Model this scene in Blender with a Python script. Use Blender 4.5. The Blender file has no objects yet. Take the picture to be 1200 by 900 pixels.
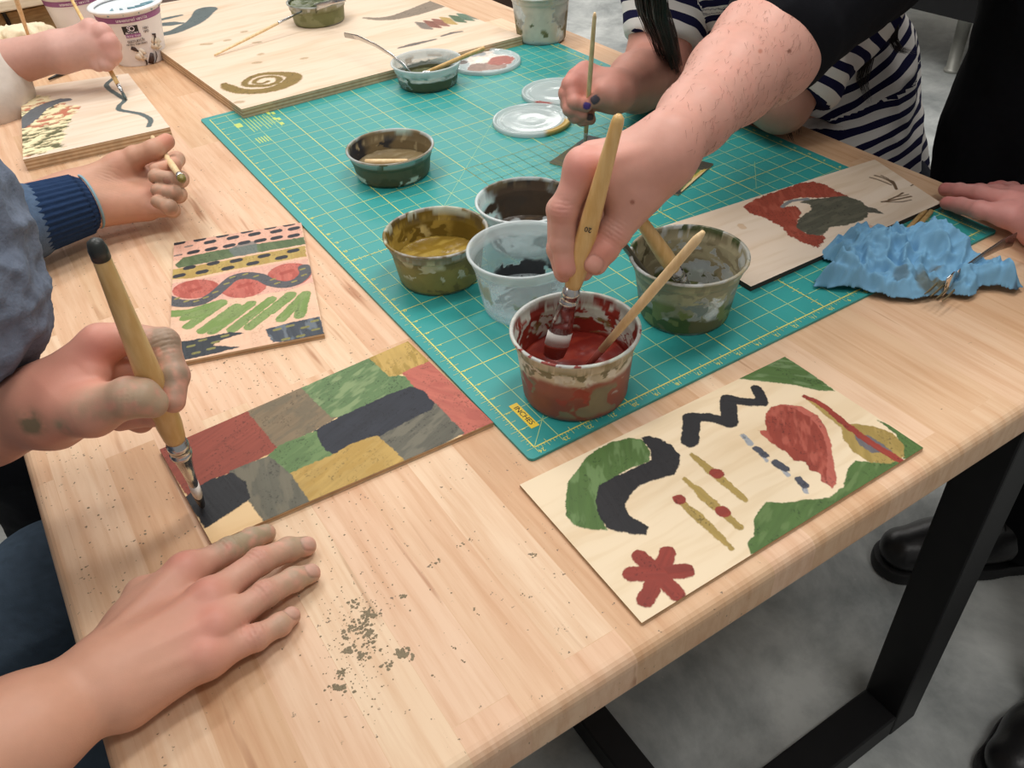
import bpy, bmesh, math, random
import numpy as np
from mathutils import Vector, Matrix
random.seed(5)
RNG = np.random.default_rng(11)
I = 0.0254
TH = 0.75                                   # table top height above the floor
C = bpy.context.scene.collection

# ------------------------------------------------------------------ camera (solved from the cutting mat's inch grid)
RV = np.array([-3.80306265, 1.16403279, -0.438668290]); TV = np.array([0.0192432972, 0.0564709097, 0.732164759]); F = 1000.616
_a = np.linalg.norm(RV); _k = RV/_a
_K = np.array([[0,-_k[2],_k[1]],[_k[2],0,-_k[0]],[-_k[1],_k[0],0]])
RM = np.eye(3)+math.sin(_a)*_K+(1-math.cos(_a))*_K@_K
CP = -RM.T@TV
CPW = CP+np.array([0,0,TH])
def ray(px, py):
    d = np.array([(px-600)/F, (py-450)/F, 1.0])@RM
    return d
def W(px, py, h=0.0):
    """world point seen at a pixel of the 1200x900 frame, h metres above the table top"""
    d = ray(px, py)
    P = CP+d*((h-CP[2])/d[2])
    return np.array([P[0], P[1], P[2]+TH])
def WD(px, py, P0, dist, near=True):
    """world point on the pixel's ray at a distance from P0 (nearer or farther solution)"""
    d = ray(px, py); d = d/np.linalg.norm(d); o = CPW-np.array(P0)
    b = o@d; c = o@o-dist*dist; D = b*b-c
    if D < 0: t = -b
    else: t = -b-math.sqrt(D) if near else -b+math.sqrt(D)
    return CPW+d*t
def Zc(x0, y0, s, L): return [(x0+a/s, y0+b/s) for a, b in L]
cam = bpy.data.cameras.new('camera'); camo = bpy.data.objects.new('camera', cam); C.objects.link(camo)
cam.sensor_width = 36; cam.lens = F*36/1200; cam.clip_start = .02
M = Matrix([[RM[0][i], -RM[1][i], -RM[2][i], CPW[i]] for i in range(3)]+[[0,0,0,1]])
camo.matrix_world = M
bpy.context.scene.camera = camo
cam.dof.use_dof = False

# ------------------------------------------------------------------ numpy noise
def _h(ix, iy, iz, s):
    n = (ix*73856093) ^ (iy*19349663) ^ (iz*83492791) ^ (s*2654435761 & 0x7fffffff)
    n = (n ^ (n >> 13))*1274126177 & 0x7fffffff
    n = (n ^ (n >> 11))*668265263 & 0x7fffffff
    return (n & 0xffff)/65535.0
def vnoise(P, s=0):
    P = np.asarray(P, float); f0 = np.floor(P).astype(np.int64); f = P-f0; f = f*f*(3-2*f)
    x, y, z = f0[:,0], f0[:,1], f0[:,2]; r = 0
    for dx in (0,1):
        wx = f[:,0] if dx else 1-f[:,0]
        for dy in (0,1):
            wy = f[:,1] if dy else 1-f[:,1]
            for dz in (0,1):
                wz = f[:,2] if dz else 1-f[:,2]
                r = r+wx*wy*wz*_h(x+dx, y+dy, z+dz, s)
    return r
def fbm(P, sc, s=0, o=4):
    P = np.asarray(P, float)
    if P.shape[1] == 2: P = np.c_[P, np.zeros(len(P))]
    P = P*np.asarray(sc, float)+100; r = 0; a = 1; t = 0
    for i in range(o):
        r = r+a*vnoise(P*2**i, s+i); t += a; a *= .5
    return r/t                                # 0..1
def lin(c):
    c = np.array(c, float)/255.0
    return np.where(c <= .04045, c/12.92, ((c+.055)/1.055)**2.4)
def smooth(a, b, x):
    t = np.clip((x-a)/(b-a), 0, 1); return t*t*(3-2*t)

# ------------------------------------------------------------------ object helpers
def tag(o, label=None, cat=None, group=None, kind=None):
    if label: o['label'] = label
    if cat: o['category'] = cat
    if group: o['group'] = group
    if kind: o['kind'] = kind
    return o
def empty(name, loc, label=None, cat=None, group=None):
    o = bpy.data.objects.new(name, None); C.objects.link(o); o.location = loc; o.empty_display_size = .02
    return tag(o, label, cat, group)
def par(o, parent):
    if parent is not None:
        o.parent = parent
        o.matrix_parent_inverse = Matrix.Translation(-Vector(parent.location))
    return o
def mobj(name, V, Fc, mats, parent=None, smooth_=True, col=None, attrs=None, matidx=None):
    me = bpy.data.meshes.new(name)
    if isinstance(V, np.ndarray): V = V.tolist()
    me.from_pydata(V, [], Fc if isinstance(Fc, list) else Fc.tolist()); me.update()
    o = bpy.data.objects.new(name, me); C.objects.link(o)
    for m in (mats if isinstance(mats, (list, tuple)) else [mats]): me.materials.append(m)
    if smooth_: me.polygons.foreach_set('use_smooth', [True]*len(me.polygons))
    if matidx is not None: me.polygons.foreach_set('material_index', matidx)
    if col is not None:
        a = me.color_attributes.new('Col', 'FLOAT_COLOR', 'POINT')
        col = np.c_[col, np.ones(len(col))] if col.shape[1] == 3 else col
        a.data.foreach_set('color', col.astype(np.float32).ravel())
    for k, v in (attrs or {}).items():
        a = me.attributes.new(k, 'FLOAT', 'POINT'); a.data.foreach_set('value', np.asarray(v, np.float32))
    return par(o, parent)
class MB:
    """collects simple shapes into one mesh"""
    def __init__(s): s.V = []; s.F = []; s.mi = []
    def add(s, V, Fc, mi=0):
        n = len(s.V); s.V += [tuple(map(float, v)) for v in V]; s.F += [tuple(i+n for i in f) for f in Fc]; s.mi += [mi]*len(Fc); return s
    def box(s, c, d, R=None, mi=0):
        c = np.array(c, float); d = np.array(d, float)/2; R = np.eye(3) if R is None else R
        V = [c+R@(d*np.array([x,y,z])) for x in (-1,1) for y in (-1,1) for z in (-1,1)]
        return s.add(V, [(0,1,3,2),(4,6,7,5),(0,4,5,1),(2,3,7,6),(0,2,6,4),(1,5,7,3)], mi)
    def tube(s, P, r, n=12, mi=0, flat=None, cap=True):
        P = [np.array(p, float) for p in P]; m = len(P)
        r = list(r) if hasattr(r, '__len__') else [r]*m
        rings = []; up = None
        for i in range(m):
            t = P[min(i+1,m-1)]-P[max(i-1,0)]; t /= np.linalg.norm(t)+1e-12
            if up is None:
                up = np.cross(t, [0,0,1.]); 
                if np.linalg.norm(up) < .1: up = np.cross(t, [1.,0,0])
            up = up-t*(up@t); up /= np.linalg.norm(up); b = np.cross(t, up)
            rr = r[i] if hasattr(r[i], '__len__') else (r[i], r[i])
            rings.append([P[i]+up*rr[0]*math.cos(2*math.pi*k/n)+b*rr[1]*math.sin(2*math.pi*k/n) for k in range(n)])
        V = [v for q in rings for v in q]; Fc = []
        for i in range(m-1):
            for k in range(n):
                k2 = (k+1) % n; Fc.append((i*n+k, i*n+k2, (i+1)*n+k2, (i+1)*n+k))
        if cap: Fc += [tuple(range(n-1,-1,-1)), tuple((m-1)*n+k for k in range(n))]
        return s.add(V, Fc, mi)
    def build(s, name, mats, parent=None, smooth_=False, **kw):
        return mobj(name, s.V, s.F, mats, parent, smooth_, matidx=s.mi, **kw)
def bevel(o, w, seg=3, lim=True):
    m = o.modifiers.new('bev', 'BEVEL'); m.width = w; m.segments = seg; m.limit_method = 'ANGLE' if lim else 'NONE'; return o

# ------------------------------------------------------------------ materials
def mat(name):
    m = bpy.data.materials.new(name); m.use_nodes = True; nt = m.node_tree
    return m, nt, nt.nodes['Principled BSDF']
def N(nt, t, **k):
    n = nt.nodes.new(t)
    for a, b in k.items():
        if a in n.inputs: n.inputs[a].default_value = b
        else: setattr(n, a, b)
    return n
def noise_bump(nt, bs, scale, strength, dist=.001, detail=4, coord=None, stretch=None):
    tc = N(nt, 'ShaderNodeTexCoord'); src = tc.outputs['Object']
    if stretch:
        mp = N(nt, 'ShaderNodeMapping'); mp.inputs['Scale'].default_value = stretch; nt.links.new(src, mp.inputs[0]); src = mp.outputs[0]
    nz = N(nt, 'ShaderNodeTexNoise', Scale=scale, Detail=detail); nt.links.new(src, nz.inputs['Vector'])
    b = N(nt, 'ShaderNodeBump', Strength=strength, Distance=dist); nt.links.new(nz.outputs['Fac'], b.inputs['Height'])
    nt.links.new(b.outputs[0], bs.inputs['Normal']); return nz, b, src
def plain(name, c, rough=.5, metal=0, bump=None, var=None, coat=0, spec=.5):
    m, nt, bs = mat(name); bs.inputs['Roughness'].default_value = rough; bs.inputs['Metallic'].default_value = metal
    bs.inputs['Specular IOR Level'].default_value = spec
    col = (*lin(c), 1); bs.inputs['Base Color'].default_value = col
    if coat: bs.inputs['Coat Weight'].default_value = coat
    sc, st = bump or (400, .05)
    nz, b, src = noise_bump(nt, bs, sc, st)
    v = var or .12
    mx = N(nt, 'ShaderNodeMix', data_type='RGBA'); n2 = N(nt, 'ShaderNodeTexNoise', Scale=sc*.15, Detail=3); nt.links.new(src, n2.inputs['Vector'])
    mx.inputs[6].default_value = tuple(min(1, x*(1-v)) for x in col[:3])+(1,); mx.inputs[7].default_value = tuple(min(1, x*(1+v)) for x in col[:3])+(1,)
    nt.links.new(n2.outputs['Fac'], mx.inputs[0]); nt.links.new(mx.outputs[2], bs.inputs['Base Color'])
    return m
def vcol(name, rough=.6, bump=None, spec=.4, sss=0, coat=0):
    m, nt, bs = mat(name); at = N(nt, 'ShaderNodeAttribute', attribute_name='Col')
    nt.links.new(at.outputs['Color'], bs.inputs['Base Color']); bs.inputs['Roughness'].default_value = rough
    bs.inputs['Specular IOR Level'].default_value = spec
    if coat: bs.inputs['Coat Weight'].default_value = coat; bs.inputs['Coat Roughness'].default_value = .25
    if sss:
        bs.inputs['Subsurface Weight'].default_value = sss; bs.inputs['Subsurface Radius'].default_value = (1,.35,.2); bs.inputs['Subsurface Scale'].default_value = .006
    if bump: noise_bump(nt, bs, bump[0], bump[1], bump[2] if len(bump) > 2 else .0005)
    return m

def wood_table():
    m, nt, bs = mat('butcher_block'); L = nt.links
    tc = N(nt, 'ShaderNodeTexCoord'); mp = N(nt, 'ShaderNodeMapping'); L.new(tc.outputs['Object'], mp.inputs[0])
    mp.inputs['Rotation'].default_value = (0,0,math.radians(90)); mp.inputs['Location'].default_value = (.21,.012,0)
    # staves run along the table's length; every stave has its own tone
    br = N(nt, 'ShaderNodeTexBrick', Scale=1.0, offset=.37, offset_frequency=2, squash=1.0)
    br.inputs['Brick Width'].default_value = .62; br.inputs['Row Height'].default_value = .043; br.inputs['Mortar Size'].default_value = 0.0003
    br.inputs['Mortar Smooth'].default_value = .5; br.inputs['Bias'].default_value = 0
    br.inputs['Color1'].default_value = (0,0,0,1); br.inputs['Color2'].default_value = (1,1,1,1); br.inputs['Mortar'].default_value = (.35,.35,.35,1)
    L.new(mp.outputs[0], br.inputs['Vector'])
    ramp = N(nt, 'ShaderNodeValToRGB'); cr = ramp.color_ramp
    cr.elements[0].color = (*lin((212,174,138)),1); cr.elements[1].color = (*lin((230,204,172)),1)
    e = cr.elements.new(.35); e.color = (*lin((222,189,155)),1); e = cr.elements.new(.7); e.color = (*lin((226,190,160)),1)
    L.new(br.outputs['Color'], ramp.inputs[0])
    # fine grain
    def grain(sx, sy, sc, det, w=None):
        q = N(nt, 'ShaderNodeMapping'); q.inputs['Scale'].default_value = (sx, sy, 8); L.new(tc.outputs['Object'], q.inputs[0])
        ad = N(nt, 'ShaderNodeVectorMath', operation='ADD'); L.new(q.outputs[0], ad.inputs[0])
        sc2 = N(nt, 'ShaderNodeVectorMath', operation='SCALE'); sc2.inputs['Scale'].default_value = 37.0; L.new(br.outputs['Color'], sc2.inputs[0]); L.new(sc2.outputs[0], ad.inputs[1])
        n = N(nt, 'ShaderNodeTexNoise', Scale=sc, Detail=det, Roughness=.6); L.new(ad.outputs[0], n.inputs['Vector']); return n
    g1 = grain(26, 1.6, 4, 6); g2 = grain(5, .9, 3, 4); g3 = grain(60, 3.0, 3, 3)
    def mul(prev, n, lo, hi, fr, to, tint=(1,1,1)):
        mr = N(nt, 'ShaderNodeMapRange'); mr.inputs['From Min'].default_value = fr; mr.inputs['From Max'].default_value = to
        L.new(n.outputs['Fac'], mr.inputs[0])
        mx = N(nt, 'ShaderNodeMix', data_type='RGBA', blend_type='MULTIPLY'); mx.inputs[7].default_value = (*tint, 1)
        cl = N(nt, 'ShaderNodeMath', operation='MULTIPLY'); cl.inputs[1].default_value = hi; L.new(mr.outputs[0], cl.inputs[0])
        L.new(cl.outputs[0], mx.inputs[0]); L.new(prev, mx.inputs[6]); return mx.outputs[2]
    c = mul(ramp.outputs[0], g1, 0, .6, .42, .7, (.78,.62,.5))
    c = mul(c, g2, 0, .42, .45, .72, (.86,.70,.58))
    c = mul(c, g3, 0, .35, .5, .72, (.80,.66,.54))
    # short dark mineral streaks
    g4 = grain(34, 2.4, 2.1, 2); c = mul(c, g4, 0, .75, .665, .76, (.50,.30,.18))
    # faint reddish and grey stains of clay and paint
    n5 = N(nt, 'ShaderNodeTexNoise', Scale=6, Detail=5); L.new(tc.outputs['Object'], n5.inputs['Vector'])
    c = mul(c, n5, 0, .30, .56, .75, (.86,.78,.70))
    # specks of dry clay, thicker on the left side
    vo = N(nt, 'ShaderNodeTexNoise', Scale=210, Detail=2, Roughness=.6); L.new(tc.outputs['Object'], vo.inputs['Vector'])
    sep = N(nt, 'ShaderNodeSeparateXYZ'); L.new(tc.outputs['Object'], sep.inputs[0])
    mr = N(nt, 'ShaderNodeMapRange'); mr.inputs['From Min'].default_value = .0; mr.inputs['From Max'].default_value = .25; mr.inputs['To Min'].default_value = .70; mr.inputs['To Max'].default_value = .77
    L.new(sep.outputs['X'], mr.inputs[0])
    n6 = N(nt, 'ShaderNodeTexNoise', Scale=14, Detail=3); L.new(tc.outputs['Object'], n6.inputs['Vector'])
    sb = N(nt, 'ShaderNodeMath', operation='SUBTRACT'); L.new(vo.outputs['Fac'], sb.inputs[0]); L.new(mr.outputs[0], sb.inputs[1])
    a6 = N(nt, 'ShaderNodeMath', operation='MULTIPLY_ADD'); L.new(n6.outputs['Fac'], a6.inputs[0]); a6.inputs[1].default_value = .16; a6.inputs[2].default_value = -.08
    s2 = N(nt, 'ShaderNodeMath', operation='ADD'); L.new(sb.outputs[0], s2.inputs[0]); L.new(a6.outputs[0], s2.inputs[1])
    m3 = N(nt, 'ShaderNodeMath', operation='MULTIPLY', use_clamp=True); L.new(s2.outputs[0], m3.inputs[0]); m3.inputs[1].default_value = 18
    mx = N(nt, 'ShaderNodeMix', data_type='RGBA'); mx.inputs[7].default_value = (*lin((122,104,84)),1); L.new(m3.outputs[0], mx.inputs[0]); L.new(c, mx.inputs[6])
    L.new(mx.outputs[2], bs.inputs['Base Color'])
    bs.inputs['Roughness'].default_value = .5; bs.inputs['Specular IOR Level'].default_value = .35
    b = N(nt, 'ShaderNodeBump', Strength=.12, Distance=.0006); L.new(g3.outputs['Fac'], b.inputs['Height']); L.new(b.outputs[0], bs.inputs['Normal'])
    return m
def wood_simple(name, c1, c2, stretch=(4,60,60), rough=.55, sc=1.0):
    m, nt, bs = mat(name); L = nt.links
    nz, b, src = noise_bump(nt, bs, 6*sc, .1, .0005, 5, stretch=stretch)
    r = N(nt, 'ShaderNodeValToRGB'); r.color_ramp.elements[0].position = .35; r.color_ramp.elements[1].position = .68
    r.color_ramp.elements[0].color = (*lin(c1),1); r.color_ramp.elements[1].color = (*lin(c2),1)
    L.new(nz.outputs['Fac'], r.inputs[0]); L.new(r.outputs[0], bs.inputs['Base Color']); bs.inputs['Roughness'].default_value = rough
    return m
def ply_edge():
    m, nt, bs = mat('plywood_edge'); L = nt.links
    tc = N(nt, 'ShaderNodeTexCoord'); sep = N(nt, 'ShaderNodeSeparateXYZ'); L.new(tc.outputs['Object'], sep.inputs[0])
    w = N(nt, 'ShaderNodeMath', operation='MULTIPLY'); w.inputs[1].default_value = 2*math.pi/.0052; L.new(sep.outputs['Z'], w.inputs[0])
    s = N(nt, 'ShaderNodeMath', operation='SINE'); L.new(w.outputs[0], s.inputs[0])
    r = N(nt, 'ShaderNodeValToRGB'); r.color_ramp.elements[0].position = .2; r.color_ramp.elements[1].position = .8
    r.color_ramp.elements[0].color = (*lin((196,160,120)),1); r.color_ramp.elements[1].color = (*lin((230,204,168)),1)
    mr = N(nt, 'ShaderNodeMapRange'); mr.inputs['From Min'].default_value = -1; L.new(s.outputs[0], mr.inputs[0]); L.new(mr.outputs[0], r.inputs[0])
    nz = N(nt, 'ShaderNodeTexNoise', Scale=90, Detail=3); L.new(tc.outputs['Object'], nz.inputs['Vector'])
    mx = N(nt, 'ShaderNodeMix', data_type='RGBA', blend_type='MULTIPLY'); mx.inputs[0].default_value = .5; L.new(r.outputs[0], mx.inputs[6]); L.new(nz.outputs['Fac'], mx.inputs[7])
    L.new(mx.outputs[2], bs.inputs['Base Color']); bs.inputs['Roughness'].default_value = .7
    return m
def concrete():
    m, nt, bs = mat('polished_concrete'); L = nt.links
    tc = N(nt, 'ShaderNodeTexCoord')
    n1 = N(nt, 'ShaderNodeTexNoise', Scale=3.4, Detail=10, Roughness=.66, Distortion=.35); n2 = N(nt, 'ShaderNodeTexNoise', Scale=14, Detail=6, Roughness=.6)
    for n in (n1, n2): L.new(tc.outputs['Object'], n.inputs['Vector'])
    r = N(nt, 'ShaderNodeValToRGB'); r.color_ramp.elements[0].position = .36; r.color_ramp.elements[1].position = .66
    r.color_ramp.elements[0].color = (*lin((144,150,151)),1); r.color_ramp.elements[1].color = (*lin((224,228,225)),1)
    L.new(n1.outputs['Fac'], r.inputs[0])
    mx = N(nt, 'ShaderNodeMix', data_type='RGBA', blend_type='OVERLAY'); mx.inputs[0].default_value = .25; L.new(r.outputs[0], mx.inputs[6]); L.new(n2.outputs['Fac'], mx.inputs[7])
    vo = N(nt, 'ShaderNodeTexVoronoi', Scale=34); L.new(tc.outputs['Object'], vo.inputs['Vector'])
    lt = N(nt, 'ShaderNodeMath', operation='LESS_THAN'); lt.inputs[1].default_value = .07; L.new(vo.outputs['Distance'], lt.inputs[0])
    m2 = N(nt, 'ShaderNodeMix', data_type='RGBA'); m2.inputs[7].default_value = (.55,.55,.54,1); 
    ml = N(nt, 'ShaderNodeMath', operation='MULTIPLY'); ml.inputs[1].default_value = .5; L.new(lt.outputs[0], ml.inputs[0]); L.new(ml.outputs[0], m2.inputs[0]); L.new(mx.outputs[2], m2.inputs[6])
    L.new(m2.outputs[2], bs.inputs['Base Color'])
    mr = N(nt, 'ShaderNodeMapRange'); mr.inputs['To Min'].default_value = .25; mr.inputs['To Max'].default_value = .5; L.new(n2.outputs['Fac'], mr.inputs[0]); L.new(mr.outputs[0], bs.inputs['Roughness'])
    return m
def plastic_paint(name, tint=(236,242,244), alpha=.5, rough=.22):
    """milky see-through tub plastic; attribute Pnt says how much dried paint covers it"""
    m, nt, bs = mat(name); L = nt.links
    at = N(nt, 'ShaderNodeAttribute', attribute_name='Col'); pa = N(nt, 'ShaderNodeAttribute', attribute_name='Pnt')
    mx = N(nt, 'ShaderNodeMix', data_type='RGBA'); mx.inputs[6].default_value = (*lin(tint),1); L.new(pa.outputs['Fac'], mx.inputs[0]); L.new(at.outputs['Color'], mx.inputs[7])
    L.new(mx.outputs[2], bs.inputs['Base Color'])
    mr = N(nt, 'ShaderNodeMapRange'); mr.inputs['To Min'].default_value = rough; mr.inputs['To Max'].default_value = .45; L.new(pa.outputs['Fac'], mr.inputs[0]); L.new(mr.outputs[0], bs.inputs['Roughness'])
    tr = N(nt, 'ShaderNodeBsdfTransparent'); tr.inputs[0].default_value = (.96,.98,.985,1)
    tl = N(nt, 'ShaderNodeBsdfTranslucent'); tl.inputs[0].default_value = (*lin(tint),1)
    a1 = N(nt, 'ShaderNodeMixShader'); a1.inputs[0].default_value = .35; L.new(bs.outputs[0], a1.inputs[1]); L.new(tl.outputs[0], a1.inputs[2])
    a3 = N(nt, 'ShaderNodeMixShader'); L.new(pa.outputs['Fac'], a3.inputs[0]); L.new(a1.outputs[0], a3.inputs[1]); L.new(bs.outputs[0], a3.inputs[2])
    ar = N(nt, 'ShaderNodeMapRange'); ar.inputs['To Min'].default_value = alpha; ar.inputs['To Max'].default_value = 1; L.new(pa.outputs['Fac'], ar.inputs[0])
    a2 = N(nt, 'ShaderNodeMixShader'); L.new(ar.outputs[0], a2.inputs[0]); L.new(tr.outputs[0], a2.inputs[1]); L.new(a3.outputs[0], a2.inputs[2])
    L.new(a2.outputs[0], nt.nodes['Material Output'].inputs[0]); return m

TABLE = wood_table(); EDGE = ply_edge()
PAINTED = vcol('painted_wood', .62, (900,.12,.0004), .35)
WETP = vcol('wet_paint', .28, (250,.15,.0006), .5)
SKIN = vcol('skin', .46, (1300,.16,.0005), .34, sss=.05)
STEEL = plain('brushed_steel', (205,205,205), .22, 1, (300,.03), .05)
BLACKM = plain('black_steel', (22,22,24), .5, 0, (300,.05), .3, spec=.3)
HANDLE = wood_simple('varnished_handle', (210,170,106), (228,194,136), (30,30,5), .3)
PALEST = wood_simple('pale_stick', (222,190,140), (240,212,168), (30,30,6), .5)
# ------------------------------------------------------------------ floor and room beyond
fl = mobj('floor', [(-4,-3,0),(5,-3,0),(5,7,0),(-4,7,0)], [(0,1,2,3)], concrete(), smooth_=False); tag(fl, kind='structure')

WALL = plain('painted_wall', (206,204,198), .9, 0, (60,.04), .03)
for nm, c_, d_ in (('wall_back', (.5,7.05,1.5), (9.2,.1,3.0)), ('wall_left', (-4.05,2,1.5), (.1,10.2,3.0)), ('wall_right', (5.05,2,1.5), (.1,10.2,3.0))):
    tag(MB().box(c_, d_).build(nm, WALL), kind='structure')
# ------------------------------------------------------------------ the work table
U0, U1, V0, V1 = -14.75*I, 27.25*I, -8.15*I, 64.2*I
tb = empty('work_table', ((U0+U1)/2, (V0+V1)/2, 0), 'large butcher block work table on a black steel frame, covered with clay crumbs and paint', 'table')
top = MB().box(((U0+U1)/2, (V0+V1)/2, TH-.021), (U1-U0, V1-V0, .042)).build('tabletop', TABLE, tb); bevel(top, .010, 5)
LEG = .058
for (u, v) in ((21.0,-5.5), (-8.4,-5.5), (21.0,60), (-8.4,60)):
    bevel(MB().box((u*I, v*I, (TH-.042)/2+.001), (LEG, LEG, TH-.044)).build('leg', BLACKM, tb), .003, 2)
for v in (-5.5, 60):
    bevel(MB().box((6.3*I, v*I, LEG/2+.001), (29.4*I-LEG, LEG*.98, LEG*.9)).build('foot_rail', BLACKM, tb), .003, 2)
    bevel(MB().box((6.3*I, v*I, TH-.042-LEG/2), (29.4*I-LEG, LEG*.9, LEG*.9)).build('top_rail', BLACKM, tb), .003, 2)
bevel(MB().box((5.5*I, 27.25*I, LEG/2+.001), (LEG*.8, 65.5*I-LEG, LEG*.85)).build('stretcher', BLACKM, tb), .003, 2)

# clay crumbs and smears lying on the wood
def crumbs():
    V = []; Fc = []; cl = []
    def blob(x, y, r, h, c):
        n = 7; i0 = len(V); V.append((x, y, TH+h))
        for k in range(n):
            a = 2*math.pi*k/n+random.random()*.5; q = r*(.6+.7*random.random()); V.append((x+q*math.cos(a), y+q*math.sin(a)*.9, TH+.0001))
        for k in range(n): Fc.append((i0, i0+1+k, i0+1+(k+1) % n))
        cl.extend([c]*(n+1))
    def cloud(px, py, sx, sy, n, r0, r1, c=(108,98,80)):
        for _ in range(n):
            P = W(px+random.gauss(0,1)*sx, py+random.gauss(0,1)*sy)
            if U0+.01 < P[0] < U1-.01 and P[1] > V0+.012:
                k = random.uniform(1.0,1.35); blob(P[0], P[1], random.uniform(r0, r1), random.uniform(.0003,.0009), [x*k for x in c])
    # dense smears right of the resting hand
    for (x, y, n, sx, sy) in ((428,738,46,5,7),(432,720,22,4,4),(436,722,14,5,2),(410,762,18,5,2),(425,770,14,3,6),(396,806,26,5,2),(472,767,50,5,3),(415,708,10,3,4),(455,780,8,3,2),(405,745,10,3,6),(412,735,14,4,5),(474,699,5,1.6,1),(435,755,12,4,5),(400,790,10,4,3)):
        cloud(x, y, sx, sy, int(n*1.5), .0004, .0016, (112,103,84))
    cloud(420, 745, 22, 42, 260, .0002, .0007, (140,120,96))
    cloud(390, 600, 120, 60, 90, .0003, .0009, (104,86,66))
    for (x, y) in ((505,662),(510,660),(516,656),(538,640),(543,636),(552,632),(556,714),(560,719),(626,649),(613,697),(533,759),(543,775),(506,792),(472,698),(626,651)):
        cloud(x, y, 1.5, 1.2, 4, .0004, .0010)
    cloud(150, 620, 60, 40, 60, .0004, .0011, (92,78,60)); cloud(70, 700, 30, 60, 8, .0003, .0008)
    cloud(330, 470, 110, 60, 160, .0003, .0010, (96,82,64)); cloud(100, 330, 60, 70, 45, .0003, .0009, (110,84,62))
    cloud(385, 340, 22, 25, 45, .0003, .0010, (110,98,72)); cloud(280, 440, 50, 16, 60, .0003, .0009, (110,90,72))
    cloud(30, 210, 30, 14, 14, .0004, .0014); cloud(95, 225, 50, 25, 14, .0004, .0012); cloud(262, 247, 10, 3, 5, .0005, .0009)
    cloud(60, 250, 60, 60, 30, .0004, .0011)
    o = mobj('clay_crumbs', V, Fc, plain('dry_clay', (136,124,102), .9, 0, (900,.3), .25, spec=.1))
    tag(o, 'grey crumbs and smears of dry clay scattered over the wooden tabletop', 'clay crumbs', kind='stuff')
crumbs()

# ------------------------------------------------------------------ cutting mat
MATC = (-.45*I, -.45*I, 24.62*I, 36.5*I)
mt = empty('cutting_mat', (12*I, 18*I, TH), 'large green self-healing cutting mat with a yellow inch grid', 'cutting mat')
def rounded(x0, y0, x1, y1, r, z, n=5):
    P = []
    for cx, cy, a0 in ((x1-r,y1-r,0),(x0+r,y1-r,90),(x0+r,y0+r,180),(x1-r,y0+r,270)):
        for k in range(n+1):
            a = math.radians(a0+90*k/n); P.append((cx+r*math.cos(a), cy+r*math.sin(a), z))
    return P
a, b = rounded(*MATC, .005, TH+.0002), rounded(*MATC, .005, TH+.0030)
n = len(a)
mm, nt, bs = mat('green_vinyl'); bs.inputs['Base Color'].default_value = (*lin((48,150,147)),1); bs.inputs['Roughness'].default_value = .42
noise_bump(nt, bs, 900, .12, .0003)
mobj('mat_sheet', a+b, [tuple(range(n-1,-1,-1)), tuple(range(n,2*n))]+[(k,(k+1)%n,(k+1)%n+n,k+n) for k in range(n)], mm, mt, False)
ZM = TH+.0030
def grid():
    y, g = MB(), MB(); z = ZM+.00015
    def ln(m, x0, y0, x1, y1, w):
        x0, y0, x1, y1 = x0*I, y0*I, x1*I, y1*I; dx, dy = x1-x0, y1-y0; l = math.hypot(dx, dy); nx, ny = -dy/l*w/2, dx/l*w/2
        m.add([(x0+nx,y0+ny,z),(x0-nx,y0-ny,z),(x1-nx,y1-ny,z),(x1+nx,y1+ny,z)], [(0,1,2,3)])
    for u in range(1, 24): ln(y if u % 5 == 4 else g, u, 0, u, 36, .0010 if u % 10 == 4 else (.00085 if u % 5 == 4 else .0007))
    for v in range(1, 36): ln(y if v % 5 == 0 else g, 0, v, 24, v, .0010 if v % 10 == 5 else (.00085 if v % 5 == 0 else .0007))
    for q in ((0,0,24,0),(24,0,24,36),(24,36,0,36),(0,36,0,0)): ln(y, *q, .0012)
    for k in range(0, 24*8+1):
        u = k/8; l = .30 if k % 8 == 0 else (.22 if k % 4 == 0 else (.15 if k % 2 == 0 else .10))
        ln(y, u, -.02, u, -l, .00035)
        if k % 4 == 0 and k % 8: ln(y, u, .0, u, .16, .0004)
    for k in range(0, 36*8+1):
        v = k/8; l = .30 if k % 8 == 0 else (.22 if k % 4 == 0 else (.15 if k % 2 == 0 else .10))
        if v < 16: ln(y, -.02, v, -l, v, .00035)
        if k % 4 == 0 and k % 8: ln(y, .0, v, .22, v, .0004)
        ln(y, 24.02, v, 24+l*.8, v, .00035)
    for k in range(1, 24*4):
        u = k/4; l = .2 if k % 2 == 0 else .1; ln(y, u, 15-l, u, 15+l, .0004)
    for k in range(1, 16*4):
        v = k/4; l = .2 if k % 2 == 0 else .1; ln(y, 14-l, v, 14+l, v, .0004); 
    # diagonals
    ln(g, 0, 0, 1, 1, .0006); ln(g, 4, 5, 14, 15, .0005); ln(g, 14, 5, 4, 5+10*1.0, .0005); ln(g, 4, 15, 14, 25, .0004); ln(g, 14, 10, 24, 20, .0004); ln(g, 1, 1, 4, 4, .0004)
    # half-inch field in the middle of the mat
    for k in range(0, 20): ln(g, 9+k*.5, 14.9, 9+k*.5, 20, .0005)
    for k in range(0, 11): ln(g, 9, 15+k*.5, 19, 15+k*.5, .0005)
    ln(g, 19.3, 9, 21.4, 11.2, .0004)
    return y, g
gy, gg = grid()
YEL = plain('yellow_print', (226,216,104), .5, 0, (300,.02)); YGR = plain('pale_green_print', (186,210,140), .5, 0, (300,.02))
gy.V and None
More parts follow.
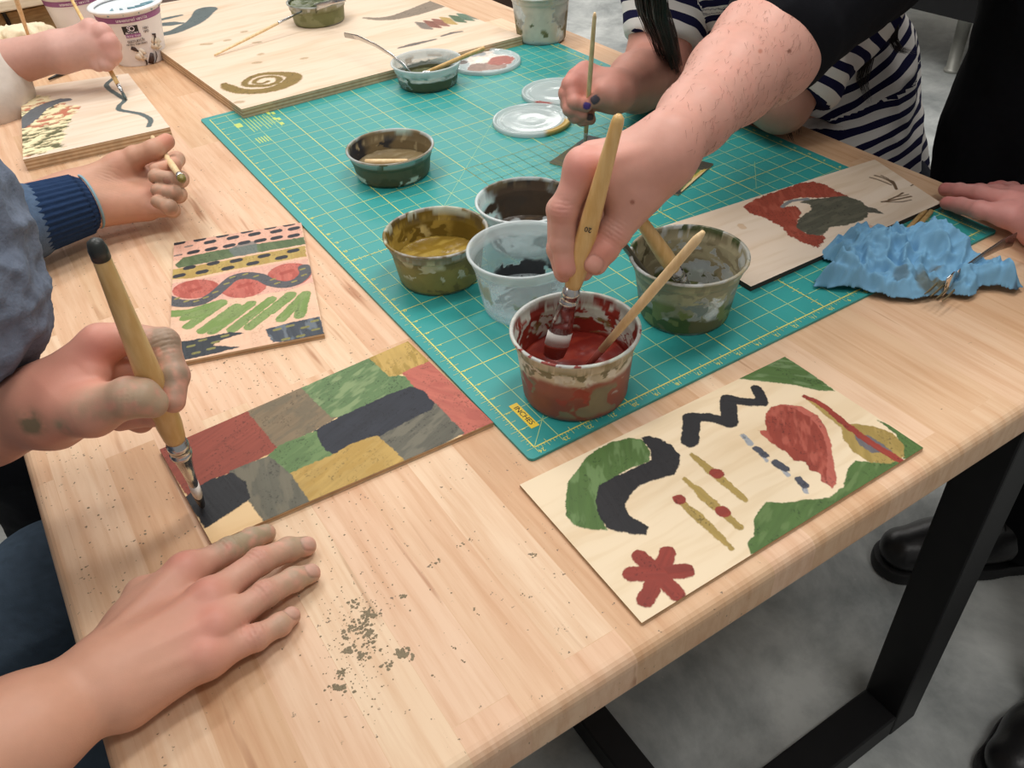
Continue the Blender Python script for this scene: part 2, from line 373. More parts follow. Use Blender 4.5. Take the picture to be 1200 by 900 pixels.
def text(s, size, loc, rot, m, parent, name='printed_number', ext=0.0001, axes=None, sx=1.0):
    cu = bpy.data.curves.new(name, 'FONT'); cu.body = s; cu.size = size; cu.extrude = ext; cu.align_x = 'CENTER'; cu.align_y = 'CENTER'
    t = bpy.data.objects.new(name, cu); me = bpy.data.meshes.new_from_object(t); bpy.data.objects.remove(t)
    o = bpy.data.objects.new(name, me); C.objects.link(o); me.materials.append(m)
    if axes is None: Mx = Matrix.Translation(loc) @ Matrix.Rotation(rot, 4, 'Z') @ Matrix.Diagonal((sx,1,1,1))
    else:
        x, y, z = [Vector(a).normalized() for a in axes]
        Mx = Matrix.Translation(loc) @ Matrix([[x[i]*sx, y[i], z[i], 0] for i in range(3)]+[[0,0,0,1]])
    me.transform(Mx); par(o, parent); return o
def join(objs, name):
    """merge text meshes into one part"""
    me = bpy.data.meshes.new(name); bm = bmesh.new()
    for o in objs:
        bm.from_mesh(o.data)
    bm.to_mesh(me); bm.free(); me.materials.append(objs[0].data.materials[0])
    p = objs[0].parent
    for o in objs: bpy.data.objects.remove(o)
    o = bpy.data.objects.new(name, me); C.objects.link(o); return par(o, p)
T = []
for u in range(0, 24): T.append(text(str(24-u), .0062, (u*I+.0035, -.0065, ZM+.0001), math.pi/2*0+math.pi, YEL, mt))
for v in range(1, 36): T.append(text(str(36-v if v > 15 else v), .0056, (.0050, v*I-.0006, ZM+.0001), -math.pi/2, YEL, mt))
for v in range(1, 36): T.append(text(str(v), .005, (24*I+.0075, v*I+.003, ZM+.0001), math.pi/2, YEL, mt))
for t in T:
    gy.add([tuple(v.co) for v in t.data.vertices], [tuple(p.vertices) for p in t.data.polygons]); bpy.data.objects.remove(t)
gy.add(gg.V, gg.F, 1)
gy.build('printed_grid', [YEL, YGR], mt)
lab = MB().box(((.60)*I, 1.55*I, ZM+.0002), (.0085, .037, .0002)).build('inch_label', plain('label_yellow', (240,206,60), .5), mt)
DARKT = plain('dark_print', (40,42,50), .6)
text('INCHES', .0072, (.60*I, 1.55*I, ZM+.0004), -math.pi/2, DARKT, mt, 'label_lettering', sx=1.15)
# printed notes in the far left corner
nb = MB()
for k in range(9):
    nb.box(((1.6+k*.21)*I, 33.6*I-(k % 3)*.002, ZM+.0002), (.0012, (2.6-(k % 4)*.35)*I, .0001))
for k in range(5): nb.box(((1.3+k*.17)*I, 30.9*I, ZM+.0002), (.0018, .9*I, .0001))
for k, (x, y) in enumerate(((1.05,33.9),(1.25,33.9),(3.3,34.6),(3.55,34.4),(3.3,33.5),(3.5,33.3),(3.4,32.5))): nb.box((x*I, y*I, ZM+.00025), (.005, .018 if k < 2 else .011, .0001))
nb.build('printed_notes', plain('note_print', (190,208,110), .5), mt)

# ------------------------------------------------------------------ painted boards: a fine top grid whose points carry the paint's own colour
def poly_sd(P, poly):
    poly = np.asarray(poly, float); n = len(poly); d = np.full(len(P), 1e9); s = np.ones(len(P)); j = n-1
    for i in range(n):
        e = poly[j]-poly[i]; w = P-poly[i]
        t = np.clip((w@e)/(e@e+1e-12), 0, 1); b = w-t[:,None]*e; d = np.minimum(d, (b**2).sum(1))
        c1 = P[:,1] >= poly[i,1]; c2 = P[:,1] < poly[j,1]; c3 = e[0]*w[:,1] > e[1]*w[:,0]
        f = (c1 & c2 & c3) | (~c1 & ~c2 & ~c3); s[f] *= -1; j = i
    return s*np.sqrt(d)
def line_sd(P, pts, r):
    pts = np.asarray(pts, float); r = list(r) if hasattr(r, '__len__') else [r]*len(pts); r += [r[-1]]*(len(pts)-len(r)); d = np.full(len(P), 1e9)
    if len(pts) == 1: return np.linalg.norm(P-pts[0], axis=1)-r[0]
    for i in range(len(pts)-1):
        e = pts[i+1]-pts[i]; t = np.clip(((P-pts[i])@e)/(e@e+1e-12), 0, 1)
        d = np.minimum(d, np.linalg.norm(P-pts[i]-t[:,None]*e, axis=1)-(r[i]*(1-t)+r[i+1]*t))
    return d
def darker(c, k=.88): return tuple(x*k for x in c)
def crom(P, k=4):
    Q = np.r_[[2*P[0]-P[1]], P, [2*P[-1]-P[-2]]]; R = []
    for i in range(1, len(Q)-2):
        for j in range(k):
            t = j/k; a, b, c, d = Q[i-1], Q[i], Q[i+1], Q[i+2]; R.append(.5*((2*b)+(c-a)*t+(2*a-5*b+4*c-d)*t*t+(3*b-a-3*c+d)*t**3))
    return np.array(R+[P[-1]])
def painted_board(name, corners, thick, z0, base, shapes, res, label, cat, gdir=0, group=None, relief=None, lift=.00025, under=None):
    """corners: near-left, near-right, far-right, far-left (world xy); z0 = height of the underside above the table top"""
    c = [np.array(q[:2], float) for q in corners]
    nu = max(2, int(np.linalg.norm(c[1]-c[0])/res)); nv = max(2, int(np.linalg.norm(c[3]-c[0])/res))
    s, t = np.meshgrid(np.linspace(0,1,nu+1), np.linspace(0,1,nv+1)); s, t = s.ravel()[:,None], t.ravel()[:,None]
    P = (1-s)*(1-t)*c[0]+s*(1-t)*c[1]+s*t*c[2]+(1-s)*t*c[3]
    zt = TH+z0+thick
    # wood: stretched grain and a few knots
    ax = (c[1]-c[0])/np.linalg.norm(c[1]-c[0]); ay = np.array([-ax[1], ax[0]])
    if gdir: ax, ay = ay, ax
    G = np.c_[P@ax, P@ay]; wv = G+np.c_[fbm(P, 18, 3)*.01, fbm(P, 9, 4)*.03]
    g = fbm(wv, (14, 170, 1), 5, 3); g2 = fbm(wv, (5, 38, 1), 8, 3)
    col = lin(base)*(1-.09*smooth(.45,.8,g)[:,None]*np.array([.7,1,1.5]))*(1-.11*smooth(.45,.8,g2)[:,None]*np.array([.6,1,1.5]))
    hz = np.zeros(len(P)); N1 = fbm(P, 260, 21, 3)-.5; N2 = fbm(P, 900, 22, 2)-.5; Pall = P
    for q in shapes:
        kind, cc, pts = q[0], q[1], q[2]; o = q[3] if len(q) > 3 and isinstance(q[3], dict) else {}
        pw = np.array([W(x, y, z0+thick)[:2] for x, y in pts])
        if kind == 'line' and len(pw) > 2 and not hasattr(o.get('r', 0), '__len__'): pw = crom(pw)
        elif kind == 'line' and len(pw) > 3: pw, o = crom(pw), dict(o, r=list(np.interp(np.linspace(0, len(pw)-1, 4*(len(pw)-1)+1), range(len(o['r'])), o['r'])))
        rmax = np.max(o.get('r', .003)) if kind == 'line' else 0
        pad = rmax+.004; sel = np.nonzero(((Pall >= pw.min(0)-pad) & (Pall <= pw.max(0)+pad)).all(1))[0]
        if not len(sel): continue
        P = Pall[sel]
        if kind == 'poly': d = poly_sd(P, pw)
        else: d = line_sd(P, pw, o.get('r', .003))
        rag = o.get('rag', 1.0)
        d = d+N1[sel]*.0022*rag+N2[sel]*.0010*rag-o.get('grow', 0)
        m = np.clip(-d/(res*1.0)+.5, 0, 1)*o.get('a', 1.0)
        k = o.get('var', .12); dirn = pw[-1]-pw[0] if len(pw) > 1 else ax
        dirn = np.array(o['dir'], float) if 'dir' in o else dirn; dirn = dirn/(np.linalg.norm(dirn)+1e-9); dn = np.array([-dirn[1], dirn[0]])
        S = fbm(np.c_[P@dirn, P@dn], (30, 420, 1), 31, 2)
        cl = lin(cc)[None,:]*.80*(1+k*2*(S-.5)[:,None]+k*1.6*(fbm(P, 60, 33, 3)-.5)[:,None])
        spk = smooth(.66,.74,fbm(P, 700, 36, 2))*smooth(.4,.6,fbm(P, 90, 37, 2)); cl = cl*(1-.45*spk[:,None])
        if 'c2' in o:
            w2 = .75*smooth(.44, .66, fbm(np.c_[P@dirn, P@dn], (60, 200, 1), o.get('s', 40), 3)+o.get('b', 0))[:,None]; cl = cl*(1-w2)+lin(o['c2'])*.84*w2
        col[sel] = col[sel]*(1-m[:,None])+cl*m[:,None]; hz[sel] = hz[sel]*(1-m)+m*(lift*(.5+S))
    P = Pall
    if relief is not None: col, hz = relief(P, col, hz)
    top = np.c_[P, zt+hz]; col = np.clip(col, 0, 1)
    idx = np.arange((nu+1)*(nv+1)).reshape(nv+1, nu+1)
    Q = np.stack([idx[:-1,:-1], idx[:-1,1:], idx[1:,1:], idx[1:,:-1]], -1).reshape(-1,4)
    b0 = len(top); bz = TH+z0; e0 = len(top)+4
    ring = np.r_[idx[0,:-1], idx[:-1,-1], idx[-1,:0:-1], idx[:0:-1,0]]
    skirt = np.c_[P[ring], np.full(len(ring), bz)]; ed = np.c_[P[ring], np.full(len(ring), zt)]
    V = np.r_[top, ed, skirt]; n = len(ring); a = b0+np.arange(n); b = b0+n+np.arange(n); r = np.roll
    Fc = Q.tolist()+np.stack([ring, a, r(a,-1), r(ring,-1)], 1)[:, ::1].tolist()+np.stack([a, b, r(b,-1), r(a,-1)], 1).tolist()+[b[::-1].tolist()]
    mi = [0]*len(Q)+[0]*n+[1]*n+[1]
    colA = np.r_[col, col[ring], col[ring]]
    o = mobj(name, V, Fc, [PAINTED, under or EDGE], None, False, colA, matidx=mi)
    return tag(o, label, cat, group or ('painted boards on the table' if cat == 'painted board' else None))

BW = (230,211,180)
GRN, BLK, RED, OLV, NVY = (84,116,58), (36,36,40), (156,62,48), (178,152,84), (78,82,94)
z = lambda L: Zc(600, 400, 2.4, L)
near_shapes = [
 ('poly', GRN, z([(150,450),(155,400),(182,365),(205,330),(245,300),(290,280),(330,272),(365,275),(390,310),(385,340),(340,355),(290,380),(258,405),(245,440),(250,490),(268,530),(220,530),(170,515),(152,490)]), dict(c2=(116,146,92), b=-.06)),
 ('poly', BLK, z([(362,272),(385,266),(420,275),(450,295),(474,322),(470,350),(455,375),(420,385),(385,395),(355,410),(330,435),(318,465),(330,490),(360,505),(385,522),(378,545),(340,543),(300,535),(265,525),(245,490),(235,450),(245,405),(290,382),(345,355),(392,335),(388,305)])),
 ('line', BLK, z([(500,280),(505,218)]), dict(r=.0078)), ('line', BLK, z([(505,215),(560,215),(612,232)]), dict(r=.0056)), ('line', BLK, z([(612,225),(608,172)]), dict(r=.0075)),
 ('line', BLK, z([(604,160),(650,170),(705,172)]), dict(r=.0052)), ('line', BLK, z([(705,170),(688,133)]), dict(r=.0050)),
 ('poly', GRN, z([(632,105),(700,65),(762,40),(830,80),(908,140),(860,138),(800,125),(720,115)]), dict(c2=(120,146,100), b=-.09)),
 ('poly', (196,104,88), z([(715,205),(728,185),(760,178),(812,182),(860,210),(885,250),(897,290),(905,340),(914,400),(900,412),(872,395),(860,350),(800,300),(740,240)])),
 ('poly', (158,66,50), z([(712,212),(725,187),(755,179),(795,188),(835,212),(868,250),(884,290),(888,340),(884,392),(866,372),(835,362),(825,340),(790,335),(770,310),(735,290),(705,265),(692,250),(715,250)]), dict(c2=(192,100,82), b=-.05)),
 ('line', (170,176,182), z([(650,266),(670,288)]), dict(r=.0026)),
 ('line', (176,180,186), z([(700,318),(716,336)]), dict(r=.0018)), ('line', (176,180,186), z([(758,358),(776,376)]), dict(r=.0022)), ('line', (176,180,186), z([(818,405),(828,425)]), dict(r=.0022)),
 ('line', NVY, z([(690,303),(709,320)]), dict(r=.0036)), ('line', NVY, z([(742,342),(766,358)]), dict(r=.0038)), ('line', NVY, z([(806,388),(822,405)]), dict(r=.0036)),
 ('line', OLV, z([(505,318),(560,365),(655,445)]), dict(r=[.002,.0042,.0030])), ('line', OLV, z([(488,388),(545,440),(640,522)]), dict(r=[.002,.0046,.0030])), ('line', OLV, z([(462,440),(530,500),(616,582)]), dict(r=[.0018,.0046,.0022])),
 ('line', RED, z([(575,372)]), dict(r=[.0058])), ('line', RED, z([(593,479)]), dict(r=[.0062])), ('line', RED, z([(470,445)]), dict(r=[.0050])),
 ] + [('line', (148,58,46), z([(412,655), e]), dict(r=[.0066,.0064], var=.16)) for e in ((360,606),(438,596),(490,645),(463,712),(376,728),(335,655))] + [
 ('poly', GRN, z([(712,452),(760,455),(830,445),(890,440),(930,410),(945,360),(965,335),(1000,340),(1110,335),(1040,420),(900,500),(800,560),(672,600),(662,570),(680,545),(680,500),(700,470)]), dict(c2=(106,134,78), b=-.09)),
 ('poly', GRN, z([(1028,222),(1090,245),(1165,297),(1130,335),(1100,330),(1080,262)])),
 ('line', OLV, z([(835,162),(885,195),(935,236)]), dict(r=[.0024,.0050,.0050])),
 ('poly', OLV, z([(925,240),(960,232),(1010,238),(1070,258),(1102,290),(1104,325),(1065,344),(1010,342),(960,312),(932,275)]), dict(c2=(160,136,70))),
 ('poly', (112,108,112), z([(958,258),(1000,265),(1045,290),(1068,312),(1012,315),(975,292)])),
 ('line', (158,60,46), z([(824,156),(870,178),(940,235),(1000,280),(1092,337)]), dict(r=[.0022,.0030,.0036,.0036,.0032])),
]
bd = lambda q, h: [W(x, y, h) for x, y in q]
painted_board('painted_board', bd([(752,730),(1082,525),(920,418),(609,568)], .0032), .003, .0002, BW, near_shapes, .0007,
    'plywood board painted with a red star and black zigzag, near the table edge', 'painted board')

z = lambda L: Zc(170, 390, 2.791, L)
patch = [
 ('poly', (158,78,62), z([(46,380),(60,372),(340,252),(438,377),(300,445),(190,490),(150,540),(135,520)]), dict(var=.14, dir=(.85,.3))),
 ('poly', (140,122,96), z([(342,256),(516,178),(622,276),(545,322),(437,374)]), dict(c2=(118,108,88), dir=(.85,.3))),
 ('poly', (104,134,88), z([(518,180),(740,80),(800,138),(862,148),(884,176),(800,207),(640,272),(612,272)]), dict(c2=(146,166,118), b=-.05, dir=(.85,.3))),
 ('poly', (206,172,98), z([(738,80),(855,28),(932,98),(850,130),(802,140)]), dict(c2=(164,136,62), dir=(.2,1), b=.02)),
 ('poly', (200,112,96), z([(848,132),(932,96),(1138,292),(1040,330),(980,260),(930,225)]), dict(c2=(182,96,84), dir=(-.6,1), b=-.04)),
 ('poly', (102,100,88), z([(758,337),(870,273),(947,236),(1037,327),(850,427),(808,385)]), dict(c2=(124,120,104), dir=(.85,.3))),
 ('poly', (46,50,60), z([(555,325),(640,278),(800,206),(868,180),(905,192),(940,232),(930,250),(870,278),(760,337),(690,362),(620,400),(598,396),(575,375)]), dict(var=.2, dir=(.85,.3))),
 ('poly', (104,134,84), z([(408,402),(440,372),(553,327),(575,378),(608,402),(470,467)]), dict(c2=(120,148,96), dir=(.85,.3))),
 ('poly', (198,164,92), z([(468,467),(620,402),(680,366),(757,341),(848,425),(552,584),(520,540)]), dict(c2=(186,150,76), dir=(.85,.3), b=-.03)),
 ('poly', (108,106,92), z([(285,455),(400,408),(472,467),(555,587),(425,650),(340,540)]), dict(c2=(126,120,102), dir=(.2,1))),
 ('poly', (40,42,46), z([(135,540),(160,522),(220,482),(280,464),(322,490),(337,540),(300,570),(200,632),(150,560)]), dict(var=.2)),
]
painted_board('painted_board', bd([(248,637),(578,495),(478,400),(187,527)], .0045), .0042, .0003, (232,200,152), [(a_, b_, c_, dict(dict(grow=.0018), **(o_[0] if o_ else {}))) for a_, b_, c_, *o_ in patch], .0007,
    'board painted as a patchwork of red, brown, green, navy, yellow and grey blocks', 'painted board')

z = lambda L: Zc(200, 200, 4, L)
E = lambda x, y, r=.0041, c=(52,54,60): ('line', c, z([(x-14, y+3), (x+14, y-3)]), dict(r=r, rag=.3))
stripe = [
 ('poly', (240,192,168), z([(-30,330),(300,265),(615,232),(720,780),(300,850),(-30,905)]), dict(a=.55)), ('poly', (234,176,156), z([(-30,340),(300,275),(610,235),(620,320),(300,390),(-30,430)]), dict(a=.7)),
 ('poly', (104,122,84), z([(20,440),(60,408),(200,378),(400,345),(625,312),(632,345),(480,372),(300,405),(120,442),(40,458)]), dict(c2=(84,104,68))),
 ('poly', (116,124,122), z([(270,370),(340,335),(400,330),(410,385),(300,405)]), dict(a=.8)),
 ('poly', (196,168,96), z([(-30,470),(200,432),(400,395),(630,352),(636,402),(480,430),(300,462),(100,505),(-30,512)]), dict(c2=(182,150,80))),
 ('poly', (236,180,164), z([(-20,535),(200,495),(420,450),(640,412),(668,520),(560,560),(300,600),(0,640)]), dict(a=.75)),
 ] + [('poly', (206,112,98), z([(cx_+rx_*math.cos(t_*math.pi/8)*1.0, cy_+ry_*math.sin(t_*math.pi/8)-rx_*math.cos(t_*math.pi/8)*.10) for t_ in range(16)]), dict(rag=.4, c2=(180,84,72), s=sd_)) for cx_, cy_, rx_, ry_, sd_ in ((118,556,112,44,40),(342,545,110,52,43),(556,490,106,56,47))] + [('line', (176,78,66), z([(cx_-22,cy_+4),(cx_+20,cy_-8)]), dict(r=.0034, rag=.8, a=.7)) for cx_, cy_ in ((118,560),(345,540),(545,478))] + [
 ('line', (92,92,96), z([(-20,600),(40,622),(130,618),(190,590),(240,550),(290,508),(350,492),(420,500),(470,525),(540,535),(600,515),(632,480),(625,455)]), dict(r=.0070, rag=.4)),
 ] + [('line', (160,150,86), z([(x-9,y+3),(x+9,y-3)]), dict(r=.0014, rag=.3)) for x, y in ((30,600),(75,612),(120,612),(165,595),(262,530),(290,500),(350,486),(400,495),(480,510),(500,528),(580,520),(625,490),(618,462),(210,570))] + [
 ('line', (140,162,98), z([q, w]), dict(r=.0064, rag=.9, c2=(120,150,76))) for q, w in (((-10,672),(80,668)),((80,668),(235,618)),((85,728),(240,622)),((150,750),(305,640)),((200,752),(375,625)),((290,745),(470,605)),((370,733),(562,582)),((520,695),(630,580)),((605,678),(630,580)),((470,660),(560,590)),((70,690),(140,668)))] + [
 ('poly', (58,64,70), z([(-30,815),(150,785),(280,757),(345,762),(220,800),(200,820),(320,828),(200,860),(60,888),(-30,900)]), dict(var=.2)),
 ('poly', (70,78,88), z([(445,745),(560,712),(700,684),(722,770),(560,800),(480,805),(455,770)]), dict(var=.2, c2=(120,130,140), b=-.1)),
 ] + [('line', (142,138,82), z([(x-13,y+3),(x+13,y-3)]), dict(r=.0019, rag=.3)) for x, y in ((30,820),(95,823),(150,795),(210,805),(255,775),(120,855),(190,835),(30,880),(560,728),(630,735),(675,705),(610,775),(680,745),(540,790),(500,745),(20,850))] + [
 E(x, y) for x, y in ((40,340),(137,323),(243,305),(358,285),(468,267),(555,253),(185,335),(292,315),(393,298),(495,285),(578,272),(107,382),(190,368),(275,352),(345,338),(420,328),(497,315),(577,305),(88,455),(200,435),(308,422),(438,400),(575,376),(40,493),(148,475),(268,458),(385,435),(520,408))] + [E(85,355,.0018,(140,128,120)), E(35,397,.0018,(140,128,120)), E(393,298)]
painted_board('painted_board', bd([(198,427),(380,391),(353,261),(204,285)], .006), .0057, .0003, (236,200,166), stripe, .0007,
    'board painted with dark dashes, red ovals along a grey wave and green leaves', 'painted board')

z = lambda L: Zc(850, 170, 3.423, L)
redb = [
 ('poly', (164,74,56), z([(70,248),(130,213),(220,180),(300,153),(350,146),(400,158),(440,180),(487,205),(400,212),(300,212),(240,225),(226,250),(280,245),(308,268),(290,310),(300,345),(340,358),(392,362),(402,375),(370,412),(320,395),(250,360),(230,330),(150,290),(100,275)]), dict(c2=(182,92,72), b=-.07, dir=(.6,1), rag=2.4)),
 ('poly', (92,92,78), z([(330,218),(480,205),(542,225),(577,253),(572,290),(530,310),(470,325),(420,330),(385,364),(330,358),(288,332),(292,300),(320,275),(348,262),(342,240),(300,230)]), dict(c2=(108,106,90), var=.16, rag=1.6)),
 ('line', (142,146,148), z([(228,248),(262,226),(330,216)]), dict(r=.0028)),
 ('poly', (96,94,84), z([(565,248),(600,253),(638,277),(600,273),(566,272)])),
 ('poly', (226,170,148), z([(505,338),(570,318),(600,325),(585,347),(540,352)]), dict(a=.6)),
 ] + [('line', (112,86,58), z(l), dict(r=r*1.5, rag=.3)) for l, r in (([(580,130),(620,142),(665,160)],.0008),([(600,122),(640,135),(672,155),(685,178)],.0009),([(625,122),(652,135)],.0007),([(655,140),(672,148),(686,176)],.0012),([(628,228),(680,220),(745,206)],.0010),([(628,228),(700,228),(745,220)],.0007),([(655,220),(690,205),(712,192)],.0009),([(690,208),(735,198)],.0006),([(745,163),(757,157)],.0006))] + [
 ('line', (214,170,120), z([(62,322),(72,332)]), dict(r=.004, a=.5))]
painted_board('painted_board', bd([(880,336),(1103,238),(1025,187),(768,268)], .009), .006, .0032, (228,210,190), redb, .0009,
    'pale board painted with a grey creature inside a red shape, lying on the green mat', 'painted board', under=plain('dark_edge', (60,48,42), .7))

# thick carved block at the upper left
z = lambda L: Zc(0, 0, 4, L)
RP = [W(x, y, .018)[:2] for x, y in z([(20,600),(90,480),(130,440),(230,450),(300,490),(375,500),(330,560),(300,640),(290,690),(100,745),(60,690)])]
STRIP = np.array([W(x, y, .018)[:2] for x, y in ((13,153),(22,148),(34,139),(46,128),(58,122),(70,118),(79,117))])
def relief(P, col, hz):
    d = poly_sd(P, RP)+(fbm(P, 90, 61)-.5)*.02; m = smooth(.003, -.003, d)
    ax = W(60,170,.018)[:2]-W(20,180,.018)[:2]; ax /= np.linalg.norm(ax); ay = np.array([-ax[1], ax[0]])
    q = fbm(np.c_[P@ax, P@ay], (85, 230, 1), 62, 2); f = smooth(.42, .56, q)
    h = fbm(P, 22, 66, 2); ct = lin((236,222,180))
    pk = lin((190,120,96)); gr = lin((96,96,66)); w = smooth(.45,.55,h)[:,None]
    dk = pk*w+gr*(1-w); cc = dk*(1-f[:,None])+ct*f[:,None]
    ms = np.clip(-line_sd(P, STRIP, [.011,.014,.015,.013,.012,.010,.007])/.0012-(fbm(P,200,67,3)-.5)*3+.5, 0, 1)
    m = np.maximum(m, ms); cc = cc*(1-ms[:,None])+lin((98,102,106))*(1+.3*(fbm(P,300,68,2)-.5))[:,None]*ms[:,None]; f = f*(1-ms)+.9*ms
    return col*(1-m[:,None])+cc*m[:,None], hz+m*(f*.0022-.0016)
tl = [('line', (98,112,112), z([(540,362),(500,395),(515,420),(560,450),(585,470),(560,495),(560,515),(610,525),(660,535),(705,560),(698,592)]), dict(r=.0042, rag=.6))]
painted_board('painted_board', bd([(27,187),(199,149),(150,86),(24,104)], .018), .0175, .0004, (228,210,190), tl, .0012,
    'thick pale plywood block with a carved leafy relief and a dark teal wavy line', 'painted board', relief=relief)
# large plywood sheet at the far end
z = lambda L: Zc(200, 0, 4, L); z2 = lambda L: Zc(330, 0, 4.138, L); z3 = lambda L: Zc(180, 0, 7.5, L); z4 = lambda L: Zc(450, 0, 4, L)
swirl = z([(250,395),(270,410),(330,428),(420,428),(500,412),(560,385),(578,362),(560,350),(500,345),(430,348),(375,365),(350,385),(352,400),(400,404),(460,400),(500,385),(510,370),(490,360),(440,362),(400,375),(395,390),(430,392),(455,382)])
sh = [('line', (146,120,60), swirl, dict(r=[.006,.011,.011,.011,.013,.015,.014,.011,.008,.007,.006,.006,.006,.006,.006,.006,.006,.005,.005,.005,.004,.004], rag=1.5)),
 ('line', (100,112,112), z3([(90,300),(180,280),(270,240),(350,200),(410,150),(440,110),(460,90)]), dict(r=[.012,.014,.016,.018,.020,.022,.024], rag=1)),
 ('line', (100,112,112), z3([(60,175),(150,155),(240,135)]), dict(r=[.008,.008,.005])), ('line', (100,112,112), z3([(80,215),(160,210),(245,205)]), dict(r=[.012,.014,.006])),
 ('line', (150,134,116), z2([(400,87),(480,92),(560,82),(640,60),(720,32),(790,8),(860,-20)]), dict(r=[.004,.010,.016,.022,.026,.030,.034], rag=1.5)),
 ('line', (120,112,104), z4([(70,225),(140,208),(240,185)]), dict(r=[.003,.007,.003])), ('line', (120,112,104), z4([(270,170),(320,155),(365,148)]), dict(r=[.003,.005,.003])),
 ] + [('line', c, z4([(x,y),(x+25,y+8),(x+45,y+24),(x+75,y+32)]), dict(r=[.003,.009,.009,.003], rag=.5)) for (x,y), c in (((150,105),(140,128,116)),((190,98),(150,96,80)),((228,90),(158,104,88)),((265,82),(196,164,96)),((308,73),(92,116,86)),((345,65),(104,130,108)),((380,58),(130,136,120)),((410,52),(140,140,132)))] + [
 ('line', (190,160,120), z([(x,y),(x+w,y-2)]), dict(r=.0055, a=.7)) for x, y, w in ((395,200,20),(150,208,35),(395,295,20),(420,255,5),(310,480,22),(260,190,12),(340,150,10),(700,110,12),(620,275,12))]
bc = bd([(283,128),(612,42)], .018)
cA, cB = bc[0][:2], bc[1][:2]; dv = W(200,68,.018)[:2]-cA; dv = dv/np.linalg.norm(dv)
painted_board('plywood_sheet', [cA, cB, cB+dv*.66, cA+dv*.72], .0175, .0004, (226,205,182), sh, .0022,
    'large pale plywood sheet with an olive spiral and a teal curve, beyond the cutting mat', 'plywood sheet', lift=.0004)
# small dark and green card half hidden under the reaching arm
q = [W(*t, .005) for t in ((644,190),(795,228),(836,192))]; q4 = q[0]+q[2]-q[1]
bpix = lambda L: L
sc = [('poly', (104,100,66), [(630,190),(690,140),(760,240),(700,225)], dict(c2=(84,86,70))), ('poly', (92,116,66), [(740,228),(790,160),(830,190),(790,232)], dict(c2=(110,130,74))),
      ('poly', (70,72,70), [(700,150),(745,150),(760,200),(720,190),(672,168)], dict(var=.2)), ('poly', (72,70,60), [(802,196),(812,182),(842,190),(826,200)]), ('poly', (60,56,52), [(770,220),(798,222),(800,232),(770,230)]), ('line', (200,178,90), [(800,215),(826,199)], dict(r=.0016))]
painted_board('painted_card', [q[0], q[1], q[2], q4], .002, .0032, (224,200,150), sc, .001, 'small card painted olive, green and charcoal, half hidden under the reaching arm', 'painted card', lift=.0002)
